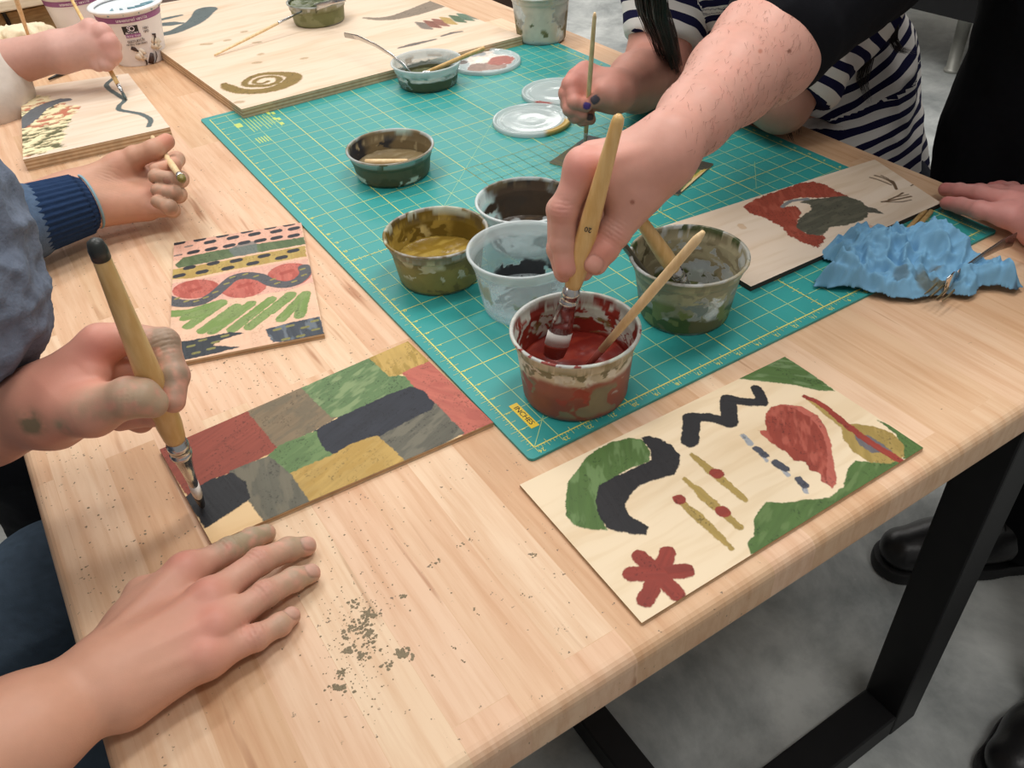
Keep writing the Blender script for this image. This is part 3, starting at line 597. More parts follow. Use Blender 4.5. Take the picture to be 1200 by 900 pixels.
# ------------------------------------------------------------------ deli tubs
PLA = plastic_paint('milky_tub_plastic'); PLC = plastic_paint('clear_tub_plastic', (222,234,238), .30, .15)
def cup(name, uv, rt, rb, h, inside, outside, fill, label, plastic=None, z0=None, fine=False):
    cx, cy = uv[0]*I, uv[1]*I; z0 = TH+.0032 if z0 is None else z0
    root = empty(name, (cx, cy, z0), label, 'paint tub', 'deli tubs of paint')
    def R(zz): return rb+(rt-.004-rb)*(zz/h)
    prof = [(0,.0012),(rb*.5,.0012),(rb*.86,.0012),(rb*.93,0),(rb*.98,.0006),(rb,.003)]
    nz = 60 if fine else 26
    prof += [(R(.003+(h-.017)*k/nz), .003+(h-.017)*k/nz) for k in range(1, nz+1)]
    prof += [(R(h-.0135)+.0012, h-.0132), (R(h-.012)+.0018, h-.0105), (R(h-.01)+.0018, h-.004), (rt-.0012, h-.0032), (rt, h-.0022), (rt, h-.0006), (rt-.0010, h), (rt-.0026, h)]
    no = len(prof); t = .0008
    prof += [(rt-.0034, h-.0008), (R(h-.01)+.0018-t, h-.004), (R(h-.012)+.0018-t, h-.0105), (R(h-.0135)-.0008, h-.0135)]
    prof += [(R(zz)-t, zz) for zz in [.003+(h-.019)*k/nz for k in range(nz, -1, -1)]]
    prof += [(rb*.96, .0026), (rb*.85,.0022), (rb*.5,.0022), (0,.0022)]
    n = 288 if fine else 128; th = np.arange(n)*2*math.pi/n; V = []; 
    for r, zz in prof: V.append(np.c_[r*np.cos(th), r*np.sin(th), np.full(n, zz)])
    V = np.concatenate(V); m = len(prof); Fc = []
    for i in range(m-1):
        a = i*n+np.arange(n); b = i*n+(np.arange(n)+1) % n; Fc += np.stack([a, b, b+n, a+n], 1).tolist()
    ins = np.repeat(np.arange(m) >= no-3, n)
    col = np.zeros((len(V),3)); msk = np.zeros(len(V))
    for fn, sel in ((outside, ~ins), (inside, ins)):
        if fn is None: continue
        c, k = fn(V[sel], h, rt); col[sel] = c; msk[sel] = k
    rimw = smooth(h-.0150, h-.0120, V[:,2])*(V[:,2] > h-.016)*.42; use = rimw > msk; col = np.where((msk < .05)[:,None], lin((232,234,230)), col); msk = np.where(use, rimw, msk)
    o = mobj('tub_wall', V+np.array([cx,cy,z0]), Fc, plastic or PLA, root, True, np.clip(col,0,1), {'Pnt': np.clip(msk,0,1)})
    if fill:
        fh, fcol, rough = fill[0], fill[1], fill[2]; nr = 26; Rf = R(fh)-t-.0003; V = [[0,0,fh]]; 
        for i in range(1, nr+1):
            r = Rf*i/nr; V += [[r*math.cos(a), r*math.sin(a), fh] for a in th]
        V = np.array(V); rr = np.linalg.norm(V[:,:2], axis=1)/Rf
        q = fbm(V, (60,60,1), 71, 4); sw = np.sin(np.arctan2(V[:,1], V[:,0])+rr*7+q*5)
        V[:,2] += (rr**6)*.003*rough+(q-.5)*.004*rough+sw*.0007*rough*(1-rr)
        Fc = [(0, 1+k, 1+(k+1) % n) for k in range(n)]
        for i in range(nr-1):
            a = 1+i*n+np.arange(n); b = 1+i*n+(np.arange(n)+1) % n; Fc += np.stack([a, a+n, b+n, b], 1).tolist()
        c1, c2 = lin(fcol[0]), lin(fcol[1]); w = smooth(.45,.65,fbm(V, (45,140,1), 73, 4))[:,None]
        if len(fill) > 3:
            keep = fill[3](V, Rf); w0 = keep
            o2 = mobj('paint', V+np.array([cx,cy,z0]), Fc, plastic or PLA, root, True, np.clip(c1*(1-w)+c2*w,0,1), {'Pnt': w0})
        else:
            bot = V.copy(); bot[:,2] = .0024; bot[:,:2] *= (R(.003)-t-.0004)/Rf
            # closed body of paint: surface, side and underside
            k0 = 1+(nr-1)*n; nv = len(V); ring = k0+np.arange(n); lo = nv+np.arange(n)
            rb2 = R(.003)-t-.0006; low = np.c_[rb2*np.cos(th), rb2*np.sin(th), np.full(n,.0026)]
            Vv = np.r_[V, low]; Fc += np.stack([ring, lo, np.roll(lo,-1), np.roll(ring,-1)], 1).tolist()+[lo[::-1].tolist()]
            cc = np.r_[c1*(1-w)+c2*w, np.tile(c1,(n,1))]
            o2 = mobj('paint', Vv+np.array([cx,cy,z0]), Fc, WETP, root, True, np.clip(cc,0,1))
    return root
def layers(L):
    """L: (colour, z_lo, z_hi, threshold, noise scale, seed[, stretch]) - smears of dried paint; later ones lie on top"""
    def fn(P, h, rt):
        zz = P[:,2]/h; col = np.zeros((len(P),3)); k = np.zeros(len(P)); th = np.arctan2(P[:,1], P[:,0])
        wv = np.c_[fbm(P, 38, 301, 3), fbm(P, 38, 302, 3), fbm(P, 38, 303, 3)]-.5; wv += .45*(np.c_[fbm(P, 120, 304, 2), fbm(P, 120, 305, 2), fbm(P, 120, 306, 2)]-.5)
        rot = np.array([[.8,.36,-.48],[-.6,.48,-.64],[0,.8,.6]]); P0_ = P; P = P@rot.T*1.0+wv*.030
        for q in L:
            c, a, b, t, sc, s = q[:6]; st = q[6] if len(q) > 6 else 1.0
            n_ = fbm((P0_*np.array([1,1,st]))@rot.T+wv*.030, sc, s, 4)
            e = np.minimum(smooth(a-.06, a+.04, zz+(n_-.5)*.25), smooth(b+.06, b-.04, zz+(n_-.5)*.25))
            if len(q) > 7:                               # only around one side
                d = np.abs((th-math.radians(q[7])+math.pi) % (2*math.pi)-math.pi); e = e*smooth(math.radians(q[8])+.15, math.radians(q[8])-.15, d+(n_-.5)*.8)
            m = e*smooth(t+.014, t-.014, n_)
            cc = lin(c)*(1+.35*(fbm(P, sc*3, s+9, 2)-.5))[:,None]
            col = np.where(m[:,None] > 0, col*(1-m[:,None])*(k[:,None] > 0)+cc*np.where(k[:,None] > 0, m[:,None], 1), col); k = np.maximum(k, m)
        return col, k
    return fn
CAMA = -120   # side of the tubs that faces the camera, degrees
cup('paint_tub', (2.93,1.70), .0575, .0475, .070,
    layers([((206,212,200),.3,1.0,.60,36,1,2.5), ((142,48,34),.0,.92,.53,34,2,1.2), ((204,212,200),.45,.96,.47,70,4,3.0), ((122,108,62),.40,.80,.50,80,3,1.4,62,38), ((196,206,190),.45,.80,.47,90,7,1.6,62,36), ((134,42,30),.0,.46,.95,30,5), ((134,42,30),.3,.93,.42,50,6,1.4), ((134,42,30),.8,1.1,.38,60,8,.6)]),
    layers([((206,190,164),.40,1.0,.80,20,11), ((132,122,92),.35,.85,.48,60,12,1.6), ((222,212,196),.50,.84,.45,60,14,1.4), ((150,82,66),.0,.60,.54,30,15,.8), ((140,72,58),.0,.40,.80,20,16), ((128,118,92),.06,.50,.44,30,17,.8), ((158,64,50),.25,.62,.40,44,18), ((166,150,116),.84,.95,.56,90,13,3), ((214,202,184),.90,1.05,.60,70,19,2)]),
    (.029, ((112,30,22),(132,44,30)), .35), 'tub of wet brick red paint, nearest the corner of the mat', fine=True)
cup('paint_tub', (9.35,3.1), .0585, .0445, .068,
    layers([((138,128,100),.20,1.0,.52,34,21,1.6), ((164,156,126),.5,.97,.50,50,22,2.6), ((72,78,40),.04,.30,.50,50,23), ((86,78,52),.55,.9,.47,60,24,2,160,60), ((60,74,34),.88,.99,.40,60,25)]),
    layers([((150,148,124),.25,1.0,.60,30,26), ((128,138,136),.25,.62,.50,34,27), ((104,98,64),.0,.30,.95,20,28), ((74,92,44),.0,.34,.50,30,29), ((176,172,140),.55,.95,.47,60,30,2.5), ((124,132,76),.0,.5,.38,34,31,.5)]),
    (.007, ((70,78,38),(98,98,60)), .5, lambda V, R: smooth(.58,.50,fbm(V,(42,42,1),75,4))), 'beige and green streaked paint tub holding two tools, right of the red tub', fine=True)
cup('paint_tub', (4.5,7.35), .0575, .0440, .068,
    layers([((210,196,168),.15,.62,.42,30,41,1,190,60), ((44,46,50),.30,.80,.8,20,44,1,22,9), ((46,48,52),.0,.40,.56,50,43,1.2,50,50)]), None,
    (.0085, ((38,40,42),(56,58,60)), .6, lambda V, R: smooth(.003,-.002,np.hypot(V[:,0]-.006,V[:,1]-.002)-.029+(fbm(V,(70,190,1),76,4)-.5)*.05)), 'clear milky tub with a black smear in its bottom, behind the red tub', PLC)
cup('paint_tub', (2.78,11.53), .0572, .0450, .055,
    layers([((116,94,30),.0,1.0,.95,30,51), ((170,144,66),.1,.8,.50,36,52,1,120,70), ((206,188,126),.25,.62,.42,50,53,1,140,60), ((96,80,44),.75,1.0,.5,60,54), ((190,196,176),.84,.97,.46,40,55,2,90,70)]),
    layers([((126,110,62),.0,.84,.95,30,56), ((200,192,158),.15,.84,.43,34,57,1.2,190,55), ((150,134,72),.0,.6,.46,30,58), ((204,196,172),.3,.7,.33,90,59), ((152,138,112),.80,1.0,.62,60,60,2)]),
    (.020, ((128,102,34),(158,132,58)), .9), 'tub full of thick olive yellow paint with a crusted rim', fine=True)
cup('paint_tub', (7.5,11.8), .0575, .0440, .052,
    layers([((66,50,34),.06,1.0,.95,30,61,1,62,46), ((96,84,60),.8,.97,.5,50,62,2,62,50), ((58,46,34),.0,.6,.47,40,63), ((40,36,32),.8,.9,.33,90,64)]), layers([((70,58,42),.0,.5,.45,30,65)]),
    (.006, ((56,44,32),(78,62,44)), .8, lambda V, R: smooth(.60,.52,fbm(V,(38,38,1),77,4))), 'tub with a thick dark brown smear on its inner wall, partly behind the clear tub')
cup('paint_tub', (5.74,22.05), .0590, .0490, .0385,
    layers([((122,106,76),.0,1.0,.95,30,71), ((40,42,48),.12,.9,.9,40,72,1,140,30), ((44,46,50),.1,.75,.50,50,73,1,125,55), ((170,196,186),.78,.97,.50,36,74,2,100,60), ((160,146,112),.2,.7,.37,70,75)]),
    layers([((96,88,62),.0,.80,.95,30,76), ((84,80,52),.0,.7,.47,30,77), ((214,220,206),.0,.2,.36,40,78), ((110,102,76),.7,1.0,.42,40,79)]),
    (.010, ((118,102,72),(134,120,92)), .9), 'shallow tub coated with brown paint and one black smear, alone on the mat')
cup('paint_tub', (13.58,32.63), .0585, .0475, .0380,
    layers([((188,178,164),.45,.75,.42,40,81,2.5), ((82,84,56),.0,.40,.9,30,82)]),
    layers([((82,84,58),.0,.46,.62,24,83), ((84,88,60),.0,.62,.43,30,84)]),
    (.008, ((84,88,60),(110,112,84)), .6), 'shallow clear tub of dark olive paint holding a spoon and a stick', PLC)
cup('paint_tub', (12.7,48.5), .0570, .0485, .0400,
    layers([((66,76,38),.0,1.0,.95,30,91), ((52,62,30),.4,1.0,.5,50,92)]),
    layers([((106,110,66),.0,.78,.95,30,93), ((128,130,90),.0,.7,.45,30,94), ((150,150,120),.72,.9,.45,40,95)]),
    (.030, ((62,72,34),(84,92,50)), 1.6), 'shallow tub piled with dark green paint on the plywood sheet', z0=TH+.0183)
cup('paint_tub', (24.31,35.27), .0565, .0440, .0820,
    layers([((198,192,172),.1,1.0,.50,30,101), ((128,112,72),.0,.8,.44,40,102)]),
    layers([((206,200,184),.05,1.0,.58,26,103), ((120,112,72),.0,.30,.50,40,104), ((112,98,60),.0,.62,.9,30,105,.6,-40,22), ((88,92,52),.2,.5,.38,60,106)]),
    (.010, ((110,104,66),(150,140,100)), .8), 'tall cloudy tub at the far right corner of the mat')

# ------------------------------------------------------------------ round lids lying flat
def lid(uv, r, label, paint=None, z0=None, mtl=None):
    cx, cy = uv[0]*I, uv[1]*I; z0 = TH+.0032 if z0 is None else z0
    prof = [(0,.0042),(r*.2,.0042),(r*.4,.0044),(r*.6,.0042),(r*.78,.0042),(r*.80,.0050),(r*.84,.0052),(r*.86,.0034),(r*.90,.0032),(r*.93,.0068),(r*.97,.0072),(r,.0066),(r,.0004),(r*.975,0),(r*.96,.0004),(r*.955,.0024),(r*.8,.0026),(0,.0026)]
    n = 120; th = np.arange(n)*2*math.pi/n; PP = []
    for (r1, z1), (r2, z2) in zip(prof[:-1], prof[1:]):
        k = 4 if abs(r2-r1) > r*.1 else 1
        PP += [(r1+(r2-r1)*j/k, z1+(z2-z1)*j/k) for j in range(k)]
    PP.append(prof[-1]); V = np.concatenate([np.c_[a*np.cos(th), a*np.sin(th), np.full(n, b)] for a, b in PP]); Fc = []
    for i in range(len(PP)-1):
        a = i*n+np.arange(n); b = i*n+(np.arange(n)+1) % n; Fc += np.stack([a, a+n, b+n, b], 1).tolist()
    col, k = paint(V, r) if paint else (np.ones((len(V),3)), np.zeros(len(V)))
    k = k*(np.repeat(np.arange(len(PP)) < len(PP)-8, n))
    o = mobj('tub_lid', V+np.array([cx,cy,z0]), Fc, mtl or PLC2, None, True, col, {'Pnt': k})
    return tag(o, label, 'tub lid', 'round tub lids on the mat')
PLC2 = plastic_paint('lid_plastic', (226,236,236), .72, .08)
def lp(L):
    def fn(V, r):
        col = np.ones((len(V),3)); k = np.zeros(len(V)); nz = fbm(V, (55,55,1), 8, 4)
        for (c, x, y, q) in L:
            d = np.hypot(V[:,0]-x*r, V[:,1]-y*r)/r+(nz-.5)*.5; m = smooth(q+.03, q-.03, d); col = col*(1-m[:,None])+lin(c)*(1+.5*(fbm(V,(200,200,1),9,2)-.5))[:,None]*m[:,None]; k = np.maximum(k, m)
        return col, k
    return fn
def rimp(c, a0, w):
    def fn(V, r):
        th = np.degrees(np.arctan2(V[:,1], V[:,0])); d = np.abs((th-a0+180) % 360-180); rr = np.hypot(V[:,0], V[:,1])/r
        m = smooth(w+4, w-4, d+(fbm(V,(80,80,1),4,3)-.5)*20)*smooth(.80,.84,rr); return np.tile(lin(c),(len(V),1)), m
    return fn
lid((15.25,22.95), .0585, 'milky round tub lid with an ochre stain on its front rim, on the mat', rimp((196,168,96), -70, 34))
lid((18.9,25.6), .0560, 'milky round tub lid with a red streak on its rim, beside the blue-nailed hand', rimp((150,66,56), -150, 14))
lid((18.4,33.3), .0600, 'round tub lid used as a palette, with brown, taupe and brick red paint', lp([((220,210,200),.1,.1,.62), ((142,116,104),-.45,-.30,.34), ((150,122,110),.05,-.62,.30), ((160,86,72),.42,-.28,.36), ((170,176,180),.1,.62,.16), ((236,224,206),-.1,.25,.25), ((96,88,84),-.55,.35,.18)]))

# ------------------------------------------------------------------ paper ice cream tubs
def ice_tub(cx, cy, rt, rb, h, label, rot, extra=True, lidc=True):
    root = empty('paper_tub', (cx, cy, TH), label, 'food tub', 'white paper food tubs'); n = 72; th = np.arange(n)*2*math.pi/n
    prof = [(0,.001),(rb-.004,.001),(rb-.002,0),(rb,0),(rb,.002)]+[(rb+(rt-rb)*k/14, .002+(h-.002)*k/14) for k in range(1,15)]
    V = np.concatenate([np.c_[a*np.cos(th), a*np.sin(th), np.full(n,b)] for a, b in prof])+np.array([cx,cy,TH]); Fc = []
    for i in range(len(prof)-1):
        a = i*n+np.arange(n); b = i*n+(np.arange(n)+1) % n; Fc += np.stack([a, b, b+n, a+n], 1).tolist()
    V = np.r_[V]; mobj('carton', V, Fc, plain('tub_paper', (232,228,228), .35, 0, (100,.02), .03), root)
    def band(name, z0, z1, c, a0=0, a1=360, dr=.0004, m=None):
        N_ = max(4, int((a1-a0)/5)); V = []; Fc = []
        for zz in (z0, z1):
            r = rb+(rt-rb)*zz/h+dr
            V += [(cx+r*math.cos(math.radians(a0+(a1-a0)*k/N_)), cy+r*math.sin(math.radians(a0+(a1-a0)*k/N_)), TH+zz) for k in range(N_+1)]
        Fc = [(k, k+1, N_+2+k, N_+1+k) for k in range(N_)]
        return mobj(name, V, Fc, m or plain(name, c, .4), root)
    band('purple_band', h*.80, h*.90, (146,86,140))
    # turned-over white rim
    mb = MB(); ring = [(cx+(rt+.001)*math.cos(a), cy+(rt+.001)*math.sin(a), TH+h-.001) for a in np.linspace(0, 2*math.pi, 73)]
    mb.tube(ring, [(.0062,.0035)]*73, 10, cap=False); mb.build('rim', plain('white_rim', (240,240,240), .3), root, True)
    if lidc:
        V = [(cx, cy, TH+h-.006)]+[(cx+(rt-.002)*math.cos(a), cy+(rt-.002)*math.sin(a), TH+h-.005) for a in th]
        d = mobj('lid_panel', V, [(0,1+k,1+(k+1)%n) for k in range(n)], plain('lid_print', (216,222,226), .4, 0, (30,.02), .2), root)
        mb = MB()
        for k in range(5):
            a = rot-.9+.45*k; p0 = np.array([cx+.030*math.cos(a), cy+.030*math.sin(a), TH+h-.0045]); p1 = np.array([cx+.062*math.cos(a+.25), cy+.062*math.sin(a+.25), TH+h-.0045]); mb.tube([p0, (p0+p1)/2+np.array([.004,0,0]), p1], [(.0004,.004),(.0004,.007),(.0004,.002)], 8)
        mb.build('lid_swirls', plain('swirl_blue', (132,170,182), .4), root, True)
    def onface(deg, zz, dr=.0007):
        a = math.radians(deg); r = rb+(rt-rb)*zz/h+dr
        up = np.array([(rt-rb)*math.cos(a), (rt-rb)*math.sin(a), h]); up /= np.linalg.norm(up); x = np.array([-math.sin(a), math.cos(a), 0])
        return (cx+r*math.cos(a), cy+r*math.sin(a), TH+zz), (x, up, np.cross(x, up))
    WT = plain('white_print', (236,226,236), .5); DK = plain('dark_brown_print', (66,48,44), .5); PUR = plain('purple_print', (150,92,146), .5); GY = plain('grey_print', (130,120,118), .5)
    def word(s, size, deg, zz, m, nm, step):
        k = -(len(s)-1)/2; os = []
        for ch in s:
            if ch != ' ':
                loc, ax = onface(deg+k*step, zz); os.append(text(ch, size, loc, 0, m, root, nm, .0002, ax))
            k += 1
        if os: join(os, nm)
    R0 = math.degrees(rot)
    word('unsweetened vanilla', .0085, R0, h*.85, WT, 'band_lettering', 2.9)
    if extra:
        band('name_patch', h*.60, h*.745, (40,34,36), R0-22, R0+6, .0005, DKB); band('name_patch_lower', h*.535, h*.60, (150,92,146), R0-20, R0+8, .0005)
        word('SO', .0125, R0-8, h*.69, WT, 'name_lettering', 6); word('delicious', .0055, R0-7, h*.625, WT, 'name_lettering_small', 2.6); word('dairy free', .0052, R0-6, h*.565, WT, 'name_lettering_lower', 2.6)
        word('coconutmilk', .0090, R0-4, h*.475, GY, 'flavour_lettering', 3.0); word('non-dairy frozen dessert', .0052, R0-4, h*.415, GY, 'flavour_lettering_small', 1.7)
        word('NON', .006, R0+20, h*.66, GY, 'seal_lettering', 3); word('GMO', .006, R0+20, h*.60, GY, 'seal_lettering_lower', 3)
        mb = MB()
        def vine(L, w):
            P = []; 
            for d, zz in L: P.append(onface(R0+d, h*zz, .0012)[0])
            mb.tube(P, [(.0006, q) for q in w], 8)
        vine([(30,.52),(37,.50),(35,.42),(30,.32)], [.001,.0025,.003,.0015]); vine([(20,.20),(16,.10),(12,.02)], [.003,.005,.005]); vine([(30,.20),(31,.12),(26,.05),(22,.02)], [.002,.004,.004,.003]); vine([(-18,.36),(-12,.33),(-6,.28)], [.003,.0035,.001]); vine([(2,.14),(4,.07),(3,.02)], [.001,.002,.002])
        mb.build('vanilla_pods', DK, root, True)
        mb = MB()
        for d, zz in ((30,.30),(25,.27),(34,.24),(28,.36),(36,.33),(-10,.18),(-4,.22),(-14,.14),(-6,.12)): mb.tube([onface(R0+d, h*zz, .0008)[0], onface(R0+d+4, h*(zz+.05), .0010)[0], onface(R0+d+6, h*(zz+.10), .0008)[0]], [(.0003,.003),(.0004,.009),(.0003,.002)], 8)
        mb.build('vanilla_flowers', plain('cream_flower', (226,214,196), .5), root, True)
    return root
DKB = plain('black_patch', (38,34,36), .5)
tc = W(167, 69, 0)[:2]
face = math.atan2(CPW[1]-tc[1], CPW[0]-tc[0])
ice_tub(tc[0], tc[1], .0585, .0440, .099, 'white paper tub with a purple band and vanilla pods printed on it, lid on', face+.05)
t2 = W(104, 47, 0)[:2]
ice_tub(t2[0], t2[1], .0585, .0440, .097, 'white paper tub with a purple band, standing open with brushes, behind the painting hand', face, extra=False, lidc=False)

# ------------------------------------------------------------------ brushes and small tools
def frame_of(P0, P1):
    d = np.array(P1)-np.array(P0); L = np.linalg.norm(d); return d/L, L
def lathe_line(name, P0, P1, prof, mats, parent, n=20, flat=None, side=None):
    """prof: (fraction along, radius) ; optional flat factor per ring"""
    d, L = frame_of(P0, P1); s = np.cross(d, [0,0,1.]) if side is None else np.array(side, float); s = s-d*(s@d); s /= np.linalg.norm(s); u = np.cross(d, s); V = []
    for q in prof:
        f, r = q[0], q[1]; fl = q[2] if len(q) > 2 else 1.0; c = np.array(P0)+d*L*f
        V += [c+s*r*math.cos(2*math.pi*k/n)+u*r*fl*math.sin(2*math.pi*k/n) for k in range(n)]
    m = len(prof); Fc = []
    for i in range(m-1):
        for k in range(n): Fc.append((i*n+k, i*n+(k+1)%n, (i+1)*n+(k+1)%n, (i+1)*n+k))
    Fc += [tuple(range(n-1,-1,-1)), tuple((m-1)*n+k for k in range(n))]
    return mobj(name, V, Fc, mats, parent, True)
BRIS_W = plain('white_bristle', (232,228,222), .5, 0, (900,.4), .08)
def big_brush(tip, end, L, label, bristle, wetc, cap=None, side=None, hs=1.0, mark=None, bw=1.0):
    """end = point at the handle's top; tip = bristle tip"""
    tip = np.array(tip); end = np.array(end); d, LL = frame_of(tip, end); end = tip+d*L
    r = empty('paint_brush', tuple(tip), label, 'paint brush'); at = lambda m: tip+d*m
    bl, fl_ = .030, .050
    lathe_line('bristles', at(0), at(bl), [(0,.005*hs*bw,.35),(.10,.0080*hs*bw,.38),(.45,.0094*hs*bw,.42),(.55,.0096*hs*bw,.42)], [wetc], r, side=side)
    lathe_line('bristle_root', at(bl*.54), at(bl+.001), [(0,.0096*hs*bw,.42),(1,.0094*hs*bw,.42)], [bristle], r, side=side)
    lathe_line('ferrule', at(bl), at(bl+fl_), [(0,.0094*hs*bw,.42),(.3,.0086*hs*(bw*.5+.5),.58),(.62,.0078*hs,.9),(.63,.0084*hs,.95),(.70,.0084*hs,1),(.71,.0076*hs,1),(.80,.0076*hs),(.81,.0082*hs),(.90,.0082*hs),(.91,.0074*hs),(1,.0074*hs)], [STEEL], r, side=side)
    hl = L-bl-fl_+.002; h0 = at(bl+fl_-.002)
    lathe_line('handle', h0, at(L), [(0,.0068*hs),(.03,.0080*hs),(.10,.0092*hs),(.2,.0096*hs),(.35,.0090*hs),(.6,.0074*hs),(.85,.0058*hs),(.96,.0052*hs),(.985,.0044*hs),(1,.0020*hs)], [HANDLE], r, 24)
    if cap: lathe_line('handle_tip', at(L*.948), at(L+.0004), [(0,.00565*hs),(.5,.0057*hs),(.85,.0046*hs),(1,.0020*hs)], [cap], r, 24)
    if mark:
        t = tip+d*mark[1]; v = CPW-t; v -= d*(v@d); v /= np.linalg.norm(v); x = np.cross(d, v); rr = .0093*hs
        text(mark[0], .006, tuple(t+v*(rr+.0001)), 0, DARKT, r, 'size_number', .0002, (-x*1, -d, v))
    return r, tip, d
def thin_brush(name, P0, P1, r0, r1, label, ferr=None, wet=None, tipm=None, mtl=None, cat='paint brush', fm=None):
    """plain round stick or slender brush from P0 (tip) to P1 (end)"""
    d, L = frame_of(P0, P1); P0, P1 = np.array(P0), np.array(P1)
    if not ferr and not wet:
        o = lathe_line(name, P0, P1, [(0,r0*.6),(.004,r0),(.3,(r0*.6+r1*.4)),(.7,r1),(.985,r1*.95),(1,r1*.6)], [mtl or PALEST], None, 14); return tag(o, label, cat)
    rt = empty(name, tuple(P0), label, cat); a, b = wet, ferr
    lathe_line('bristles', P0, P0+d*a, [(0,.0004),(.3,r0*.9),(1,r0)], [tipm], rt, 12)
    if b > a: lathe_line('ferrule', P0+d*a, P0+d*b, [(0,r0*1.05),(.9,r1*1.02),(1,r1*1.05)], [fm or STEEL], rt, 12)
    lathe_line('handle', P0+d*b, P1, [(0,r1),(.2,r1*1.15),(.7,r1*.95),(.97,r1*.8),(1,r1*.45)], [mtl or PALEST], rt, 14)
    return rt
BLKTIP = plain('black_handle_tip', (44,48,46), .4); REDWET = plain('red_wet_bristle', (128,46,34), .35, 0, (500,.3)); BLKWET = plain('black_wet_bristle', (36,36,40), .35, 0, (500,.3))
OLWET = plain('olive_wet_bristle', (128,116,52), .35, 0, (500,.3)); GRNTIP = plain('teal_wet_bristle', (62,78,76), .4, 0, (500,.3))
# brush in the left hand of the patchwork painter
A0 = W(236,590,.0085); A1 = WD(110,281,A0,.262)
bA, tA, dA = big_brush(A0, A1, .262, 'thick wooden brush with a dark tip painting the black patch of the patchwork board', BRIS_W, BLKWET, BLKTIP, hs=1.0, side=(CPW-A0))
# brush in the reaching hand
D0 = W(648,420,.040); D1 = WD(726,134,D0,.232)
bD, tD, dD = big_brush(D0, D1, .232, 'thick wooden brush with white bristles dipped into the red paint tub', BRIS_W, REDWET, None, side=RM[0], hs=.92, mark=('20',.140), bw=1.25)
print('brushA end', (A1-[0,0,TH]).round(3), 'brushD end', (D1-[0,0,TH]).round(3))
def onbrush(t, d, px, py):
    """closest point of a brush axis to a pixel's ray"""
    r = ray(px, py); r = r/np.linalg.norm(r); w = CPW-t; b = r@d; s = ((w@d)-(w@r)*b)/(1-b*b); return t+d*s
# stick in the red tub, resting on its rim
S0 = W(686,432,.037); S1 = W(824,272,.135)
S1 = WD(824,272,S0,.200)
stk = empty('paint_stick', tuple(S0), 'pale wooden stick brush leaning in the red paint tub', 'paint brush')
dS, LS = frame_of(S0, S1)
lathe_line('painted_end', S0, S0+dS*.034, [(0,.0026),(1,.0032)], [plain('red_crust', (146,66,54), .5, 0, (400,.4), .5)], stk, 14)
lathe_line('handle', S0+dS*.034, S1, [(0,.0032),(.5,.0040),(.95,.0034),(1,.0018)], [PALEST], stk, 14)
# two brushes in the green-beige tub
G0 = W(826,368,.010); G1 = WD(733,232,G0,.185)
big_brush(G0, G1, .185, 'wooden brush with a steel ferrule standing in the beige streaked tub, handle under the wrist', BRIS_W, plain('olive_bristle', (90,92,52), .5), None, hs=.82)
K0 = W(771,340,.010); K1 = WD(694,238,K0,.165)
thin_brush('palette_knife', K0, K1, .0030, .0034, 'slender grey metal tool leaning in the beige streaked tub', mtl=plain('dark_metal', (138,132,124), .3, .8), cat='tool')
# stubby handle in the brown shallow tub
thin_brush('short_stick', W(428,190,.020), W(478,189,.020), .0042, .0036, 'short wooden stick lying in the shallow brown tub', cat='stick')
# spoon and stick in the far clear tub
SP = [W(404,41,.050), W(420,44,.056), W(440,53,.055), W(458,64,.047), W(472,75,.036), W(482,86,.022), W(488,92,.012)]
sp = MB(); sp.tube(SP, [(.0012,.0045),(.0012,.0042),(.0012,.0034),(.0013,.0030),(.0014,.0028),(.0014,.0028),(.0014,.003)], 12)
spo = empty('spoon', tuple(SP[-1]), 'bent metal spoon handle sticking out of the shallow clear tub', 'spoon'); sp.build('spoon_handle', STEEL, spo, True)
e = SP[-1]; bm_ = MB(); bm_.tube([e+np.array([0,0,0]), e+np.array([.012,-.004,-.001]), e+np.array([.026,-.009,-.0015]), e+np.array([.036,-.012,-.001])], [(.0014,.003),(.003,.012),(.003,.012),(.001,.004)], 14); bm_.build('spoon_bowl', STEEL, spo, True)
thin_brush('paint_stick', W(492,88,.013), W(568,56,.062), .0030, .0036, 'wooden stick leaning out of the shallow clear tub', cat='stick', mtl=HANDLE)
thin_brush('slender_brush', W(356,12,.052), W(251,65,.0205), .0016, .0024, 'slender wooden brush lying across the plywood sheet with its tip on the green tub', ferr=.06, wet=.018, tipm=GRNTIP)
FK = [W(372,8,.062), W(388,3,.075), W(404,-3,.085)]
f_ = MB(); f_.tube([W(366,14,.045)]+FK, [(.0008,.010),(.0010,.006),(.0012,.004),(.0014,.007)], 10); tag(f_.build('fork', STEEL, None, True), 'metal fork sticking out of the green paint tub on the plywood sheet', 'fork')
# black tool under the painting hand at upper left
thin_brush('dark_tool', W(57,93,.004), W(82,82,.004), .0020, .0038, 'small black tool lying beside the carved block', mtl=plain('black_lacquer', (34,30,26), .3), cat='tool')
# two dowels sticking out under the pale board
for (a, b) in (((1052,281),(1084,247)), ((1060,284),(1091,248))):
    p, q = W(*a, .0062), W(*b, .0062); d, L = frame_of(p, q)
    tag(lathe_line('wooden_dowel', p-d*.05, q+d*.0, [(0,.0030),(1,.0030)], [HANDLE], None, 14), 'thin wooden dowel under the crumpled blue towel'+(', left of the pair' if a[0] == 1052 else ', right of the pair'), 'dowel', 'wooden dowels under the towel')

